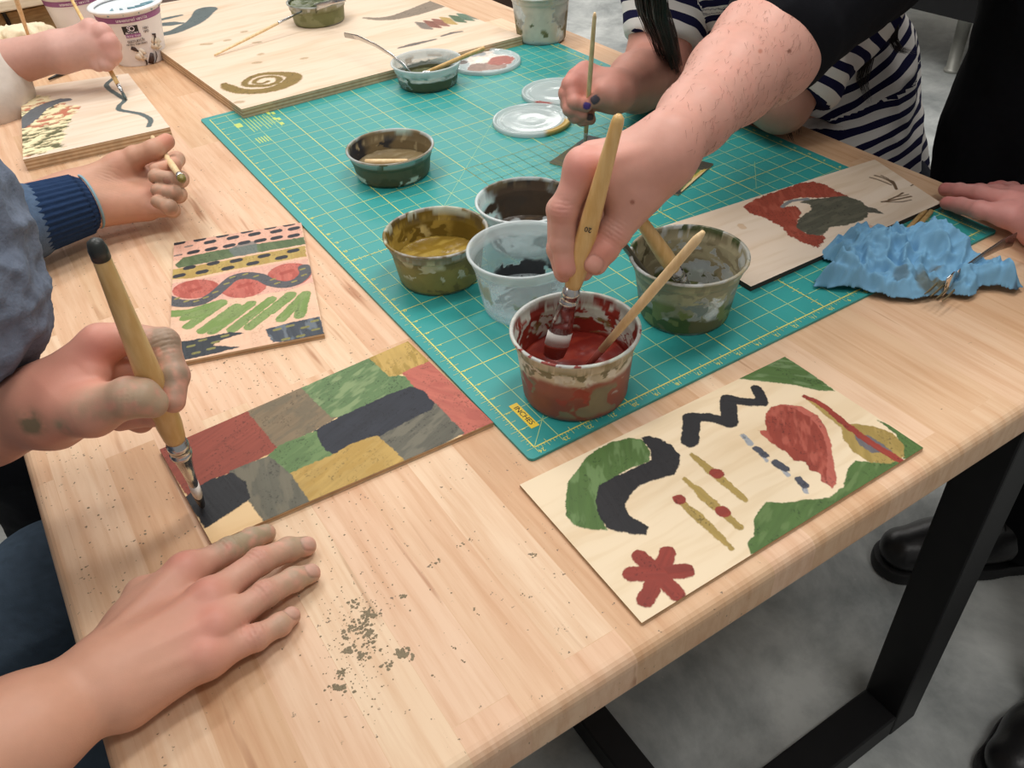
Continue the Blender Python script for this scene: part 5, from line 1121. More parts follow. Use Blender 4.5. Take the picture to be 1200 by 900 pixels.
# ================================================================= the arm reaching into the red tub
def person_d():
    root = empty('person', tuple(W(1330, 330, -.75)), 'person in black standing at the far side, dipping a brush into the red paint tub', 'person')
    parts = []; d0 = depth_of(onbrush(tD, dD, 681, 305)); q = lambda x, y, dd: DP(x, y, d0+dd)
    wr = q(781,172,-.020); el = WD(897,58, wr, .235, near=False); sh = XW(.68,.23,.37); fa1 = lerp(wr, el, .30); fa2 = lerp(wr, el, .68)
    print('D elbow', (el-[0,0,TH]).round(3), 'wrist', (wr-[0,0,TH]).round(3), 'pinch', (q(681,305,0)-[0,0,TH]).round(3))
    fix = lambda P, x, y: DP(x, y, depth_of(P))
    fa1 = fix(fa1, 814, 138); fa2 = fix(fa2, 858, 92)
    M_ = [q(684,195,-.030), q(694,187,-.010), q(706,186,.012), q(722,194,.030)]
    core = [(el,.049,fa2,.0410,.01), (fa2,.0410,fa1,.0300,.012), (fa1,.0300,wr,.0250,.012), (q(760,184,-.026),.017,M_[0],.0135,.012), (q(760,178,-.010),.016,M_[1],.0130,.012), (q(764,178,.004),.015,M_[2],.012,.012), (q(768,180,.016),.014,M_[3],.0115,.012),
            (wr,.024,q(730,196,-.008),.020,.016), (q(780,188,-.020),.018,q(742,228,-.016),.0158,.016), (q(768,196,-.022),.019,q(718,212,-.020),.0150,.018), (q(750,215,-.012),.018,q(730,232,-.010),.013,.016), (el,.050,lerp(el,sh,.3),.047,.02)]
    core.append((M_[0]+toC(M_[0])*.002,.0130,M_[0]+toC(M_[0])*.0021,.0130,.006)); core.append((M_[0]+toC(M_[0])*.010,.002,q(760,176,-.040),.0015,.008))
    ch = [[(M_[0],.0130),(q(661,246,-.020),.0112),(q(660,284,-.006),.0102),(q(663,313,.000),.0092)],
          [(M_[1],.0125),(q(656,246,.004),.0104),(q(655,292,.010),.0096),(q(661,319,.010),.0086)],
          [(M_[2],.0120),(q(672,250,.028),.0100),(q(674,296,.026),.0090),(q(684,318,.014),.0082)],
          [(M_[3],.0110),(q(694,248,.044),.0090),(q(694,284,.040),.0082),(q(702,302,.032),.0074)],
          [(q(748,233,-.018),.0160),(q(720,272,-.010),.0128),(q(708,290,-.007),.0120),(q(698,308,-.005),.0102)]]
    V, Fc = limb(core, ch, .0012); Nn = normals(V, Fc)
    red = [(M_[0]+toC(M_[0])*.012, .016, .45, (230,130,120)), (ch[0][1][0]+toC(wr)*.01,.012,.35,PINK), (ch[4][2][0]+toC(wr)*.01,.014,.4,(220,128,110)), (q(800,200,-.03),.04,.25,(206,130,110)), (ch[0][3][0]+toC(wr)*.008,.010,.35,PINK)]
    col = skin_colour(V, Nn, (216,160,142), red, (), 21)
    t3 = ch[4][3][0]; d = t3-ch[4][1][0]
    for (x, y, c) in ((925,60,(120,70,50)), (741,237,(140,80,60)), (891,60,(170,104,84))):
        r = ray(x, y); r /= np.linalg.norm(r); X = V-CPW; a = np.linalg.norm(X-(X@r)[:,None]*r, axis=1); w = smooth(.0024,.0012,a)[:,None]*.7; col = col*(1-w)+lin(c)*w
    V = creases(V, Nn, [(ch[4][1][0]+toC(t3)*.011, ch[4][2][0]-ch[4][1][0], .009, .0010, 3), (ch[0][1][0]+toC(t3)*.010, ch[0][2][0]-ch[0][1][0], .009, .0006, 3)])
    V, col = nailed(V, Nn, col, [(t3+d/np.linalg.norm(d)*.002, d, toC(t3)+np.array([0,0,.1]), .0068, .0066, (214,160,146))]); parts.append((V, Fc, col))
    # left hand resting flat beyond the pale board
    wr2 = W(1230,262,.030); M2 = [W(1180,252,.028), W(1184,238,.032), W(1192,232,.024), W(1200,230,.018)]; el2 = W(1400,236,.13)
    core = [(el2,.042,wr2,.030,.01), (W(1232,270,.028),.017,M2[0],.0135,.012), (W(1232,262,.030),.017,M2[1],.0130,.012), (W(1236,250,.028),.016,M2[2],.012,.012), (W(1240,240,.026),.015,M2[3],.0115,.012), (wr2,.024,W(1192,240,.022),.016,.014), (W(1236,272,.022),.017,W(1215,272,.016),.013,.012)]
    ch = [[(M2[0],.0118),(W(1148,246,.026),.0100),(W(1126,241,.018),.0090),(W(1110,238,.014),.0080)],
          [(M2[1],.0118),(W(1150,228,.028),.0102),(W(1124,224,.020),.0090),(W(1108,222,.015),.0082)],
          [(M2[2],.0115),(W(1168,226,.018),.0094),(W(1148,224,.011),.0086),(W(1134,223,.009),.0078)],
          [(M2[3],.0105),(W(1186,222,.013),.0086),(W(1172,220,.009),.0078),(W(1162,220,.008),.0070)],
          [(W(1215,272,.016),.0125),(W(1200,262,.012),.0105),(W(1188,254,.010),.0095)]]
    V, Fc = limb(core, ch, .0015, floor=TH+.0005); Nn = normals(V, Fc)
    V, Fc, col2 = V, Fc, skin_colour(V, Nn, (216,146,136), [(c[-1][0]+[0,0,.006],.012,.5,(214,110,108)) for c in ch], (), 25); parts.append((V, Fc, col2))
    parts.append(head(XW(.76,.10,.68), (-.8,.1,-.6), (216,164,146), (74,52,38), 83, root, XW(.86,.10,.48)))
    parts.append(trunk([(XW(.86,.10,.48),.055,XW(.89,.10,.32),.075,.05), (sh,.045,XW(.89,.10,.34),.05,.04), (XW(.89,.10,.34),.05,XW(.86,-.09,.37),.045,.04), (sh,.045,el,.046,.03), (XW(.86,-.10,.37),.045,el2,.040,.03), (XW(.89,.10,.32),.075,XW(.91,.09,-.1),.09,.05)], (216,160,142), 92))
    V, Fc, col = merge(parts); mobj('skin', V, Fc, SKIN, root, True, np.clip(col,0,1))
    # fine dark hairs on the forearm
    hb = MB(); rn = random.Random(4); ax = el-wr; L = np.linalg.norm(ax); ax = ax/L; c1 = toC(lerp(wr,el,.5)); s1 = np.cross(ax, c1); s1 /= np.linalg.norm(s1); c1 = np.cross(s1, ax); cnt = 0
    Va = parts[0][0]; Na = normals(Va, parts[0][1]); sel = np.nonzero(((Va-wr)@ax > -.012) & ((Va-wr)@ax < L*.93) & (Na@c1 > -.25))[0]
    for _ in range(700):
        i = sel[rn.randrange(len(sel))]; p = Va[i]; n = Na[i]; a = (p-wr)@ax
        if rn.random() > .35+.65*min(1, max(0, a/L)*1.2+.35*max(0, (n@s1))): continue
        dv_ = ax*-.75+s1*rn.uniform(-.2,.75)+n*.12; dv_ = dv_-n*(dv_@n)*.9; dv_ /= np.linalg.norm(dv_); l = rn.uniform(.004,.010)
        b = s1*rn.uniform(-.3,.3); hb.tube([p, p+dv_*l*.5+n*.0006, p+(dv_+b)*l+n*.0003], [.00009,.00008,.00003], 3, cap=False)
    hb.build('arm_hair', plain('brown_hair', (110,78,60), .6), root)['kind'] = 'stuff'
    # black sweater: rolled sleeve, torso, other sleeve
    sl0 = DP(922,30,depth_of(el)+.004); tc_ = XW(.90,.10,.36)
    print('D sleeve depths', depth_of(sl0), depth_of(lerp(sl0,sh,.5)), depth_of(sh))
    G = garment([(sl0,.058,lerp(sl0,sh,.45),.088,.03), (lerp(sl0,sh,.45),.088,sh,.10,.04), (sh,.10,tc_,.13,.05), (tc_,.135,XW(.91,.09,.0),.135,.06), (XW(.91,.09,.0),.135,XW(.91,.08,-.15),.14,.05), (XW(.86,-.10,.38),.08,el2,.052,.04), (XW(.86,-.10,.38),.09,tc_,.13,.05), (el2,.050,lerp(el2,wr2,.45),.044,.02)], .004, 9, .006, (20,21,26), 31, var=.15)
    mobj('sweater', *G[:2], BLKF, root, True, G[2])
    hip = XW(.91,.08,-.16)
    G = garment([(hip,.14,hip+[0,0,-.06],.14,.05), (hip+[-.01,.05,-.08],.095,W(1225,470,-.42),.070,.04), (W(1225,470,-.42),.070,W(1198,618,-.68),.060,.03), (hip+[-.01,-.07,-.08],.095,W(1330,590,-.42),.068,.04), (W(1330,590,-.42),.068,W(1262,780,-.68),.056,.03)], .006, 9, .006, (18,19,22), 37, var=.15)
    mobj('trousers', *G[:2], BLKF, root, True, G[2])
    return root
person_d()
# ------------------------------------------------------------------ black shoes
def shoe(toe, heel, label):
    toe, heel = np.array(toe), np.array(heel); ax = heel-toe; ax[2] = 0; L = np.linalg.norm(ax); ax /= L; s = np.array([-ax[1], ax[0], 0]); root = empty('shoe', tuple(lerp(toe,heel,.5)), label, 'shoe', 'black shoes'); p = lambda f, h, o=0: toe+ax*L*f+s*o+[0,0,h]
    A = [(p(.16,.045),.042,p(.35,.052),.047,.02,UP,.85), (p(.35,.050),.046,p(.62,.062),.040,.02), (p(.62,.062),.040,p(.90,.055),.036,.02), (p(.72,.08),.038,p(.80,.115),.040,.02)]
    F_ = Field(np.array([0,0,0])+np.minimum(toe,heel)-.1, np.maximum(toe,heel)+.2, .003); B = F_.full()
    for c in A: F_.cap(B, c)
    B = np.maximum(B, ((toe[2]+.026)-F_.ax[2][None,None,:]).astype(np.float32)*np.ones_like(B)); V, Fc = F_.mesh(B)
    mobj('upper', V, Fc, plain('black_leather', (30,30,32), .35, 0, (200,.25), .2), root)
    B = F_.full()
    for c in ((p(.15,.014),.047,p(.36,.014),.051,.01), (p(.36,.014),.050,p(.62,.014),.042,.02), (p(.62,.014),.042,p(.90,.014),.041,.02)): F_.cap(B, c)
    zz = F_.ax[2][None,None,:]; B = np.maximum(B, np.maximum(toe[2]+.001-zz, zz-toe[2]-.027).astype(np.float32)*np.ones_like(B)); V, Fc = F_.mesh(B)
    mobj('sole', V, Fc, plain('black_rubber', (22,22,24), .6), root, False)
    for k in range(4):
        m = MB(); f = .44+.07*k; m.tube([p(f,.070+.012*k,-.024), p(f+.01,.096+.010*k,-.004), p(f+.02,.072+.012*k,.024)], [.0022]*3, 8); m.build('lace', plain('black_lace', (26,26,26), .8), root, True)
t1 = W(1022,664,-.75); hd_ = W(1260,650,-.75)-t1; shoe(t1, t1+hd_/np.linalg.norm(hd_)*.30, 'black leather lace-up shoe on the concrete floor behind the table leg')
t2 = W(1158,935,-.75); hd_ = W(1290,800,-.75)-t2; shoe(t2, t2+hd_/np.linalg.norm(hd_)*.30, 'black leather lace-up shoe at the bottom right corner, nearest the camera')

def legs(root, hips, knees, c, seed):
    L = []
    for (hx, hy), (kx, ky) in zip(hips, knees): L += [(XW(hx,hy,-.20),.095,XW(kx,ky,-.19),.078,.03), (XW(kx,ky,-.19),.076,XW(kx-.02,ky,-.69),.058,.03)]
    G = garment(L, .006, 10, .006, c, seed); mobj('trousers', *G[:2], DENIM, root, True, G[2])
    for kx, ky in knees:
        V, Fc = limb([(XW(kx-.02,ky,-.705),.034,XW(kx+.10,ky,-.715),.030,.02)], [], .005, floor=.002); mobj('sneaker', V, Fc, plain('dark_canvas', (40,42,48), .8), root)
# ================================================================= left-hand painter in the navy sweater (palm up)
def person_b():
    root = empty('person', tuple(W(-260, 330, -.75)), 'person in a navy ribbed-cuff sweater, open hand holding a stubby brush', 'person')
    wr = W(84,232,.052); el = W(-150,300,.06)
    M_ = [W(178,196,.052), W(182,214,.042), W(180,231,.034), W(172,245,.028)]
    core = [(el,.042,wr,.0285,.01), (W(100,220,.052),.017,M_[0],.0130,.013), (W(98,230,.048),.017,M_[1],.0125,.013), (W(98,240,.044),.016,M_[2],.0125,.013), (W(104,250,.040),.016,M_[3],.0115,.013),
            (wr,.026,W(170,224,.036),.0165,.022), (W(104,240,.048),.021,W(168,238,.034),.014,.02), (W(98,218,.060),.019,W(140,196,.070),.0175,.014), (W(128,212,.058),.014,W(160,204,.054),.011,.012)]
    ch = [[(M_[0],.0122),(W(207,187,.052),.0098),(W(203,194,.072),.0090),(W(183,199,.078),.0080)],
          [(M_[1],.0120),(W(211,210,.046),.0102),(W(206,211,.068),.0095),(W(182,207,.074),.0088)],
          [(M_[2],.0118),(W(209,228,.038),.0098),(W(204,227,.058),.0092),(W(185,223,.062),.0084)],
          [(M_[3],.0108),(W(202,246,.032),.0088),(W(199,243,.050),.0084),(W(184,236,.054),.0076)],
          [(W(140,196,.070),.0170),(W(158,184,.080),.0132),(W(180,176,.086),.0122),(W(195,166,.088),.0102)]]
    V, Fc = limb(core, ch, .0013); Nn = normals(V, Fc)
    red = [(W(150,230,.06),.03,.25,(206,130,104)), (ch[4][3][0]+toC(wr)*.008,.012,.5,(214,120,100)), (W(110,250,.06),.02,.35,(220,132,110))]
    dirt = [(c[k][0]+toC(wr)*.006,.014,.40,(160,134,112)) for c in ch[1:4] for k in (1,2,3)]+[(W(135,210,.08),.022,.5,(150,118,88))]
    col = skin_colour(V, Nn, (206,152,124), red, dirt, 41)
    a = (W(128,203,.07)-W(118,222,.07)); V = creases(V, Nn, [(W(128,208,.075), a, .016, .0010, 4), (W(100,236,.07), W(140,228,.05)-wr, .010, .0008, 2)])
    V, col = nailed(V, Nn, col, [(lerp(ch[1][2][0],ch[1][3][0],.55)+toC(wr)*.001, UP, toC(wr), .0034, .0034, (150,92,84))])
    V, Fc, col = merge([(V, Fc, col), head(XW(-.48,.72,.60), (.8,.0,-.6), (210,158,132), (48,36,30), 85, root, XW(-.58,.73,.38)), trunk([(XW(-.58,.73,.38),.055,XW(-.61,.72,.22),.09,.05), (el,.042,XW(-.58,.76,.30),.045,.04), (XW(-.61,.72,.22),.09,XW(-.65,.70,-.1),.10,.05)], (206,152,124), 93)])
    mobj('skin', V, Fc, SKIN, root, True, np.clip(col,0,1))
    # ribbed navy cuff
    c0, c1 = W(100,238,.050), W(22,262,.054); ax = c1-c0; L = np.linalg.norm(ax); ax /= L; u = np.cross(ax, UP); u /= np.linalg.norm(u); v = np.cross(ax, u); n = 144; V = []; Fc = []; R_ = [(0.0,.0335),(0,.0365),(.05,.0385),(.3,.0395),(.7,.0415),(1.0,.0445),(1.02,.040)]
    rg = [(-.004,.0320),(0,.0350),(.006,.0375)]+[(L*k/16,.0382+.006*k/16) for k in range(1,17)]
    for a, r in rg:
        for k in range(n):
            t = 2*math.pi*k/n; rr = r+.0011*math.cos(t*34)*(1 if a > .003 else .4); V.append(c0+ax*a+u*rr*math.cos(t)+v*rr*math.sin(t)*.92)
    V.append(c0+ax*.006); ce = len(V)-1
    for i in range(len(rg)-1):
        for k in range(n): Fc.append([i*n+k, i*n+(k+1)%n, (i+1)*n+(k+1)%n, (i+1)*n+k])
    V = np.array(V[:-1]); col = lin((36,56,88))*(1+.5*(fbm(V,400,3,2)-.5))[:,None]
    mobj('knit_cuff', V, Fc, WOOL, root, True, np.clip(col,0,1))
    ln_ = MB(); rp = [c0-ax*.0055+u*.0345*math.cos(t)+v*.0345*.92*math.sin(t) for t in np.linspace(0,2*math.pi,49)]; ln_.tube(rp, .0016, 8, cap=False); ln_.build('cuff_lining', plain('pale_blue_lining', (132,166,178), .8), root, True)
    G = garment([(c1,.043,lerp(c1,el,.6),.05,.02), (lerp(c1,el,.6),.050,el,.052,.03), (el,.052,XW(-.58,.74,.30),.075,.04), (XW(-.60,.72,.24),.13,XW(-.66,.70,-.14),.14,.05)], .004, 14, .004, (84,104,130), 45)
    mobj('sweater', *G[:2], KNIT_A, root, True, G[2])
    legs(root, [(-.64,.78),(-.64,.66)], [(-.42,.74),(-.40,.60)], (24,26,32), 46)
    # the stubby brush in the palm
    P0, P1 = W(214,211,.092), W(178,160,.058); thin_brush('stubby_brush', P0, P1, .0050, .0036, 'stubby brush with an olive tip held in the open hand', ferr=.026, wet=.010, tipm=OLWET)
person_b()

# ================================================================= painter at the upper left
def person_c():
    root = empty('person', tuple(W(-200, 60, -.75)), 'person in a loose cream top painting a teal line on the carved block', 'person')
    C0, C1 = W(148,117,.0195), W(81,-6,.20); C1 = WD(81,-6,C0,.25,near=False)
    bt, bd_ = C0, (C1-C0)/np.linalg.norm(C1-C0); g = onbrush(bt, bd_, 128, 78); d0 = depth_of(g)-.022; q = lambda x, y, dd: DP(x, y, d0+dd)
    wr = q(66,60,.0); el = q(-60,92,.02)
    M_ = [q(106,33,-.01), q(120,38,-.015), q(128,50,-.012), q(130,62,-.004)]
    core = [(el,.044,wr,.0300,.01), (q(74,50,.0),.017,M_[0],.0135,.013), (q(74,58,-.012),.017,M_[1],.0130,.013), (q(74,66,-.01),.016,M_[2],.0125,.013), (q(74,74,.0),.016,M_[3],.0120,.013), (wr,.026,q(112,56,.006),.022,.016), (q(78,66,.012),.018,q(104,66,.02),.015,.014)]
    ch = [[(M_[0],.0125),(q(124,40,.018),.0105),(q(130,62,.022),.0095),(q(129,75,.012),.0085)],
          [(M_[1],.0125),(q(134,54,.004),.0105),(q(132,70,.006),.0098),(q(124,76,.004),.0085)],
          [(M_[2],.0122),(q(134,66,-.004),.0102),(q(124,76,-.002),.0094),(q(112,74,.0),.0085)],
          [(M_[3],.0112),(q(127,75,-.002),.0092),(q(115,77,.0),.0086),(q(106,73,.004),.0078)],
          [(q(104,66,.02),.0140),(q(118,70,.020),.0115),(q(126,75,.010),.0098)]]
    core += [(p+toC(p)*.003,.0118,p+toC(p)*.0031,.0118,.006) for p in M_]
    V, Fc = limb(core, ch, .0017); Nn = normals(V, Fc)
    col = skin_colour(V, Nn, (216,166,150), [(p+toC(p)*.012,.016,.22,(214,136,128)) for p in M_]+[(q(40,95,0),.05,.4,(188,124,96))], (), 51)
    V, Fc, col = merge([(V, Fc, col), head(XW(-.48,1.45,.58), (.8,-.1,-.6), (220,172,152), (110,80,54), 87, root, XW(-.58,1.45,.36), True), trunk([(XW(-.58,1.45,.36),.05,XW(-.60,1.45,.22),.085,.05), (el,.044,XW(-.53,1.44,.27),.045,.04), (XW(-.60,1.45,.22),.085,XW(-.64,1.45,-.1),.10,.05)], (216,166,150), 94)])
    mobj('skin', V, Fc, SKIN, root, True, np.clip(col,0,1))
    print('C wrist', (wr-[0,0,TH]).round(3), 'el', (el-[0,0,TH]).round(3))
    G = garment([(q(-6,92,.006),.046,q(-52,110,.03),.070,.03), (q(-6,122,.01),.036,q(-40,138,.02),.05,.03), (q(-40,110,.03),.085,XW(-.52,1.44,.26),.10,.05), (XW(-.60,1.45,.24),.13,XW(-.64,1.45,-.14),.14,.05)], .005, 12, .006, (214,204,194), 55, var=.06)
    mobj('loose_top', *G[:2], fabric('cream_cotton', .9, 500, .3), root, True, G[2])
    m = MB(); e = W(-8,110,.10)
    G = garment([(W(60,42,.03),.014,W(20,46,.05),.020,.01), (W(45,38,.04),.012,W(-60,56,.06),.028,.02)], .003, 60, .005, (234,220,190), 57, var=.08)
    mobj('knit_sleeve', *G[:2], fabric('cream_knit', .95, 300, .6), root, True, G[2])
    thin_brush('paint_brush', C0, C1, .0026, .0034, 'slender brush painting the teal line on the carved block', ferr=.034, wet=.014, tipm=GRNTIP, mtl=HANDLE)
    legs(root, [(-.64,1.50),(-.64,1.38)], [(-.44,1.50),(-.44,1.36)], (70,74,84), 47)
    a = W(33,41,.07); thin_brush('paint_brush', a, W(18,-4,.15), .0026, .0040, 'pale wooden brush handle rising at the top left corner')
person_c()

# ================================================================= seated person in the striped shirt
def person_e():
    root = empty('person', tuple(W(985, 260, -.75)), 'person in a navy and white striped shirt with long dark hair, leaning over the mat', 'person')
    E0 = W(685,175,.006); E1 = WD(697,15,E0,.225); db = (E1-E0)/np.linalg.norm(E1-E0)
    d0 = depth_of(onbrush(E0, db, 690, 115))+.010; q = lambda x, y, dd: DP(x, y, d0+dd); parts = []
    wr = q(722,108,.006); el = W(768,86,.048); fa = lerp(wr, el, .5)
    M_ = [q(686,84,.006), q(676,92,.000), q(670,104,.002), q(672,116,.008)]
    core = [(el,.047,fa,.040,.012), (fa,.039,wr,.0260,.015), (q(716,96,.008),.015,M_[0],.0120,.012), (q(712,100,.0),.015,M_[1],.0120,.012), (q(712,108,.004),.015,M_[2],.0115,.012), (q(712,116,.012),.014,M_[3],.0105,.012), (wr,.022,q(690,105,.012),.016,.014),
            (q(722,112,-.002),.017,q(716,112,-.012),.0150,.012), (el,.046,lerp(el,XW(.69,.62,.28),.4),.050,.02)]
    ch = [[(M_[0],.0115),(q(668,100,-.006),.0098),(q(673,120,-.010),.0090),(q(687,124,-.008),.0080)],
          [(M_[1],.0115),(q(664,110,.0),.0098),(q(668,128,-.002),.0090),(q(682,134,.002),.0082)],
          [(M_[2],.0110),(q(666,122,.008),.0095),(q(674,136,.006),.0088),(q(690,137,.010),.0080)],
          [(M_[3],.0100),(q(672,130,.016),.0086),(q(682,140,.014),.0080),(q(692,140,.018),.0072)],
          [(q(718,111,-.012),.0140),(q(708,109,-.014),.0118),(q(697,117,-.011),.0100)]]
    V, Fc = limb(core, ch, .0014, floor=TH+.0036); Nn = normals(V, Fc)
    col = skin_colour(V, Nn, (204,142,124), [(p+toC(p)*.010,.014,.35,(206,120,112)) for p in M_]+[(W(750,110,.07),.05,.3,(180,130,104))], (), 61)
    T_ = ch[4][2][0]; I_ = ch[0][3][0]; R3 = ch[2][3][0]
    V, col = nailed(V, Nn, col, [(T_, T_-ch[4][1][0], toC(T_), .0056, .0052, (34,54,72)), (I_+toC(I_)*.001, I_-ch[0][2][0], toC(I_), .0048, .0044, (30,34,130)), (R3+toC(I_)*.001, R3-ch[2][2][0], toC(I_), .0050, .0044, (26,36,46))]); parts.append((V, Fc, col))
    # left forearm lying along the table edge, hand behind the other elbow
    el2 = W(916,121,.050); wr2 = W(806,88,.034); M2 = [W(788,70,.026), W(780,73,.028), W(774,77,.026), W(770,82,.022)]
    core = [(el2,.036,wr2,.028,.012), (el2,.037,lerp(el2,XW(.78,.33,.28),.4),.050,.02), (wr2,.022,W(785,76,.024),.017,.012)]+[(W(802,84,.03),.014,m,.0115,.012) for m in M2]
    ch = [[(m,.0110),(W(766+4*k,56+8*k,.022),.0092),(W(752+4*k,52+8*k,.012),.0078)] for k, m in enumerate(M2)]+[[(W(796,78,.03),.013),(W(790,60,.018),.0105),(W(782,54,.013),.009)]]
    V, Fc = limb(core, ch, .0022, floor=TH+.0036); Nn = normals(V, Fc); parts.append((V, Fc, skin_colour(V, Nn, (208,150,130), (), (), 65)))
    # head and neck above the picture
    hd = XW(.64,.50,.50); nk = XW(.72,.49,.34)
    parts.append(head(hd, (-.75,.0,-.7), (206,152,130), (34,22,20), 89, root, nk, True))
    parts.append(trunk([(nk,.05,XW(.75,.48,.24),.08,.05), (XW(.69,.60,.28),.045,XW(.78,.35,.28),.045,.05), (XW(.69,.61,.28),.042,lerp(el,XW(.69,.62,.28),.4),.045,.03), (XW(.78,.34,.28),.042,lerp(el2,XW(.78,.33,.28),.4),.045,.03), (XW(.75,.48,.24),.08,XW(.86,.40,-.12),.09,.05)], (206,152,130), 95))
    V, Fc, col = merge(parts); mobj('skin', V, Fc, SKIN, root, True, np.clip(col,0,1))
    # striped shirt: stripe position is measured along the sleeves and the body
    S1, S2 = XW(.69,.62,.28), XW(.78,.33,.28); chest, waist, hip = XW(.74,.48,.20), XW(.845,.415,.0), XW(.88,.38,-.20)
    s0, s1 = lerp(el, S1, .26), lerp(el, S1, .65); t0, t1_ = lerp(el2, S2, .16), lerp(el2, S2, .62)
    bones = [(s0,.058,s1,.070), (s1,.070,S1,.078), (t0,.058,t1_,.078), (t1_,.078,S2,.082), (S1,.085,S2,.085), (chest,.118,waist,.112), (waist,.112,hip,.130), (lerp(S1,S2,.5),.10,chest,.118)]
    P = np.array([b[0] for b in bones]+[b[2] for b in bones]); F_ = Field(P.min(0)-.19, P.max(0)+.19, .0035); A = F_.full()
    for b in bones: F_.cap(A, (*b, .03))
    # open sleeve ends
    for (a, b, r) in ((s0, s1, .052), (t0, t1_, .060)):
        d = (b-a)/np.linalg.norm(b-a)
        X, Y, Z = F_.ax[0][:,None,None], F_.ax[1][None,:,None], F_.ax[2][None,None,:]; pl = (X-a[0])*d[0]+(Y-a[1])*d[1]+(Z-a[2])*d[2]; rr = np.sqrt((X-a[0])**2+(Y-a[1])**2+(Z-a[2])**2)
        A = np.where(rr < .16, np.maximum(A, -(pl+.022)), A).astype(np.float32)
    # keep it above the table and clear of the tabletop's edge
    V, Fc = F_.mesh(A); Nn = normals(V, Fc)
    best = np.full(len(V), 1e9); st = np.zeros(len(V)); off = [0,1,0,1,2,3,3.5,3]
    cum = 0
    for i, b in enumerate(bones):
        e = b[2]-b[0]; L = np.linalg.norm(e); t = np.clip(((V-b[0])@e)/(L*L), 0, 1); tt = ((V-b[0])@e)/L; d = np.linalg.norm(V-b[0]-t[:,None]*e, axis=1)/(b[1]*(1-t)+b[3]*t)
        base = {0:0.0, 1:np.linalg.norm(s1-s0), 2:0.0, 3:np.linalg.norm(t1_-t0), 4:.3, 5:.0, 6:np.linalg.norm(waist-chest), 7:-np.linalg.norm(chest-lerp(S1,S2,.5))}[i]
        w = d < best; st = np.where(w, tt+base, st); best = np.minimum(best, d)
    f = fbm(V, 9, 71, 2)-.5; st = st+f*.030+(fbm(V, 22, 72, 2)-.5)*.010
    fo = 1-np.abs(2*fbm(V*np.array([1,1,.6]), 13, 73, 2)-1)*2; V = V+Nn*(fo*.010)[:,None]
    m, nt, bs = mat('striped_cotton'); L = nt.links; at = N(nt, 'ShaderNodeAttribute', attribute_name='St')
    mu = N(nt, 'ShaderNodeMath', operation='MULTIPLY'); mu.inputs[1].default_value = 1/.0245; L.new(at.outputs['Fac'], mu.inputs[0])
    fr = N(nt, 'ShaderNodeMath', operation='FRACT'); L.new(mu.outputs[0], fr.inputs[0]); lt = N(nt, 'ShaderNodeMath', operation='LESS_THAN'); lt.inputs[1].default_value = .45; L.new(fr.outputs[0], lt.inputs[0])
    mx = N(nt, 'ShaderNodeMix', data_type='RGBA'); mx.inputs[6].default_value = (*lin((224,220,216)),1); mx.inputs[7].default_value = (*lin((30,30,62)),1); L.new(lt.outputs[0], mx.inputs[0]); L.new(mx.outputs[2], bs.inputs['Base Color']); bs.inputs['Roughness'].default_value = .9; bs.inputs['Specular IOR Level'].default_value = .1
    noise_bump(nt, bs, 700, .25)
    mobj('striped_shirt', V, Fc, m, root, True, None, {'St': st+.5})
    G = garment([(hip,.145,hip+[0,0,-.05],.15,.04), (hip+[0,.07,-.05],.10,XW(.60,.50,-.22),.075,.03), (hip+[0,-.07,-.05],.10,XW(.60,.34,-.22),.075,.03), (XW(.60,.50,-.22),.07,XW(.62,.50,-.70),.055,.03), (XW(.60,.34,-.22),.07,XW(.62,.34,-.70),.055,.03)], .007, 9, .006, (40,42,52), 75)
    mobj('trousers', *G[:2], DENIM, root, True, G[2])
    # long dark hair: a cap on the head and tapering locks falling forward
    rn = random.Random(9); HM = plain('dark_hair', (34,22,20), .38, 0, (900,.3), .3, spec=.5)
    def lock(path, w0, w1, n, name='hair_lock', r=.00055, hs=None):
        hb = MB()
        for k in range(n):
            o = np.array([rn.gauss(0,1), rn.gauss(0,1), rn.gauss(0,.4)]); o /= max(1, np.linalg.norm(o)); ph = rn.uniform(0,6.3); P = []; R_ = []
            cutl = rn.uniform(.60,1.0); m_ = 14
            for i in range(m_):
                t = i/(m_-1)*cutl*(len(path)-1); j = min(int(t), len(path)-2); f = t-j; u_ = i/(m_-1)
                p = lerp(path[j], path[j+1], f*f*(3-2*f)*.5+f*.5); w = w0+(w1-w0)*u_**.8; P.append(p+o*w+np.array([math.sin(ph+u_*5), math.cos(ph+u_*4), 0])*.004*u_); R_.append(r*(1-.8*u_**2))
            hb.tube(P, R_, 5)
        hb.build(name, HM, root, True)
    sA = hd+[-.03,-.03,.02]
    lock([hd+[.0,.06,-.05], W(758,-40,.26), W(764,10,.20), W(778,45,.13), W(786,75,.07), W(782,100,.035), W(774,116,.012)], .021, .015, 200)
    lock([hd+[.0,.06,-.05], W(768,-40,.27), W(774,20,.20), W(786,60,.12), W(794,88,.06), W(791,114,.015)], .010, .004, 90)
    lock([hd+[.06,-.07,-.05], W(1040,-60,.22), W(1020,10,.15), W(990,60,.10), W(950,100,.06), W(930,135,.030), W(932,158,.008)], .016, .007, 240)
    lock([hd+[.06,-.07,-.05], W(1040,-60,.22), W(1010,20,.15), W(960,80,.08), W(924,120,.045), W(921,150,.012), W(930,168,.006)], .008, .004, 80)
    lock([hd+[.08,-.06,-.05], W(1060,-50,.22), W(1048,15,.15), W(1046,45,.12), W(1052,58,.11), W(1068,62,.10)], .009, .004, 90)
    lock([hd+[.08,-.06,-.05], W(1050,-50,.22), W(1030,20,.14), W(1018,60,.09), W(1010,95,.05), W(1018,120,.02)], .012, .006, 130)
    bm_ = WETP
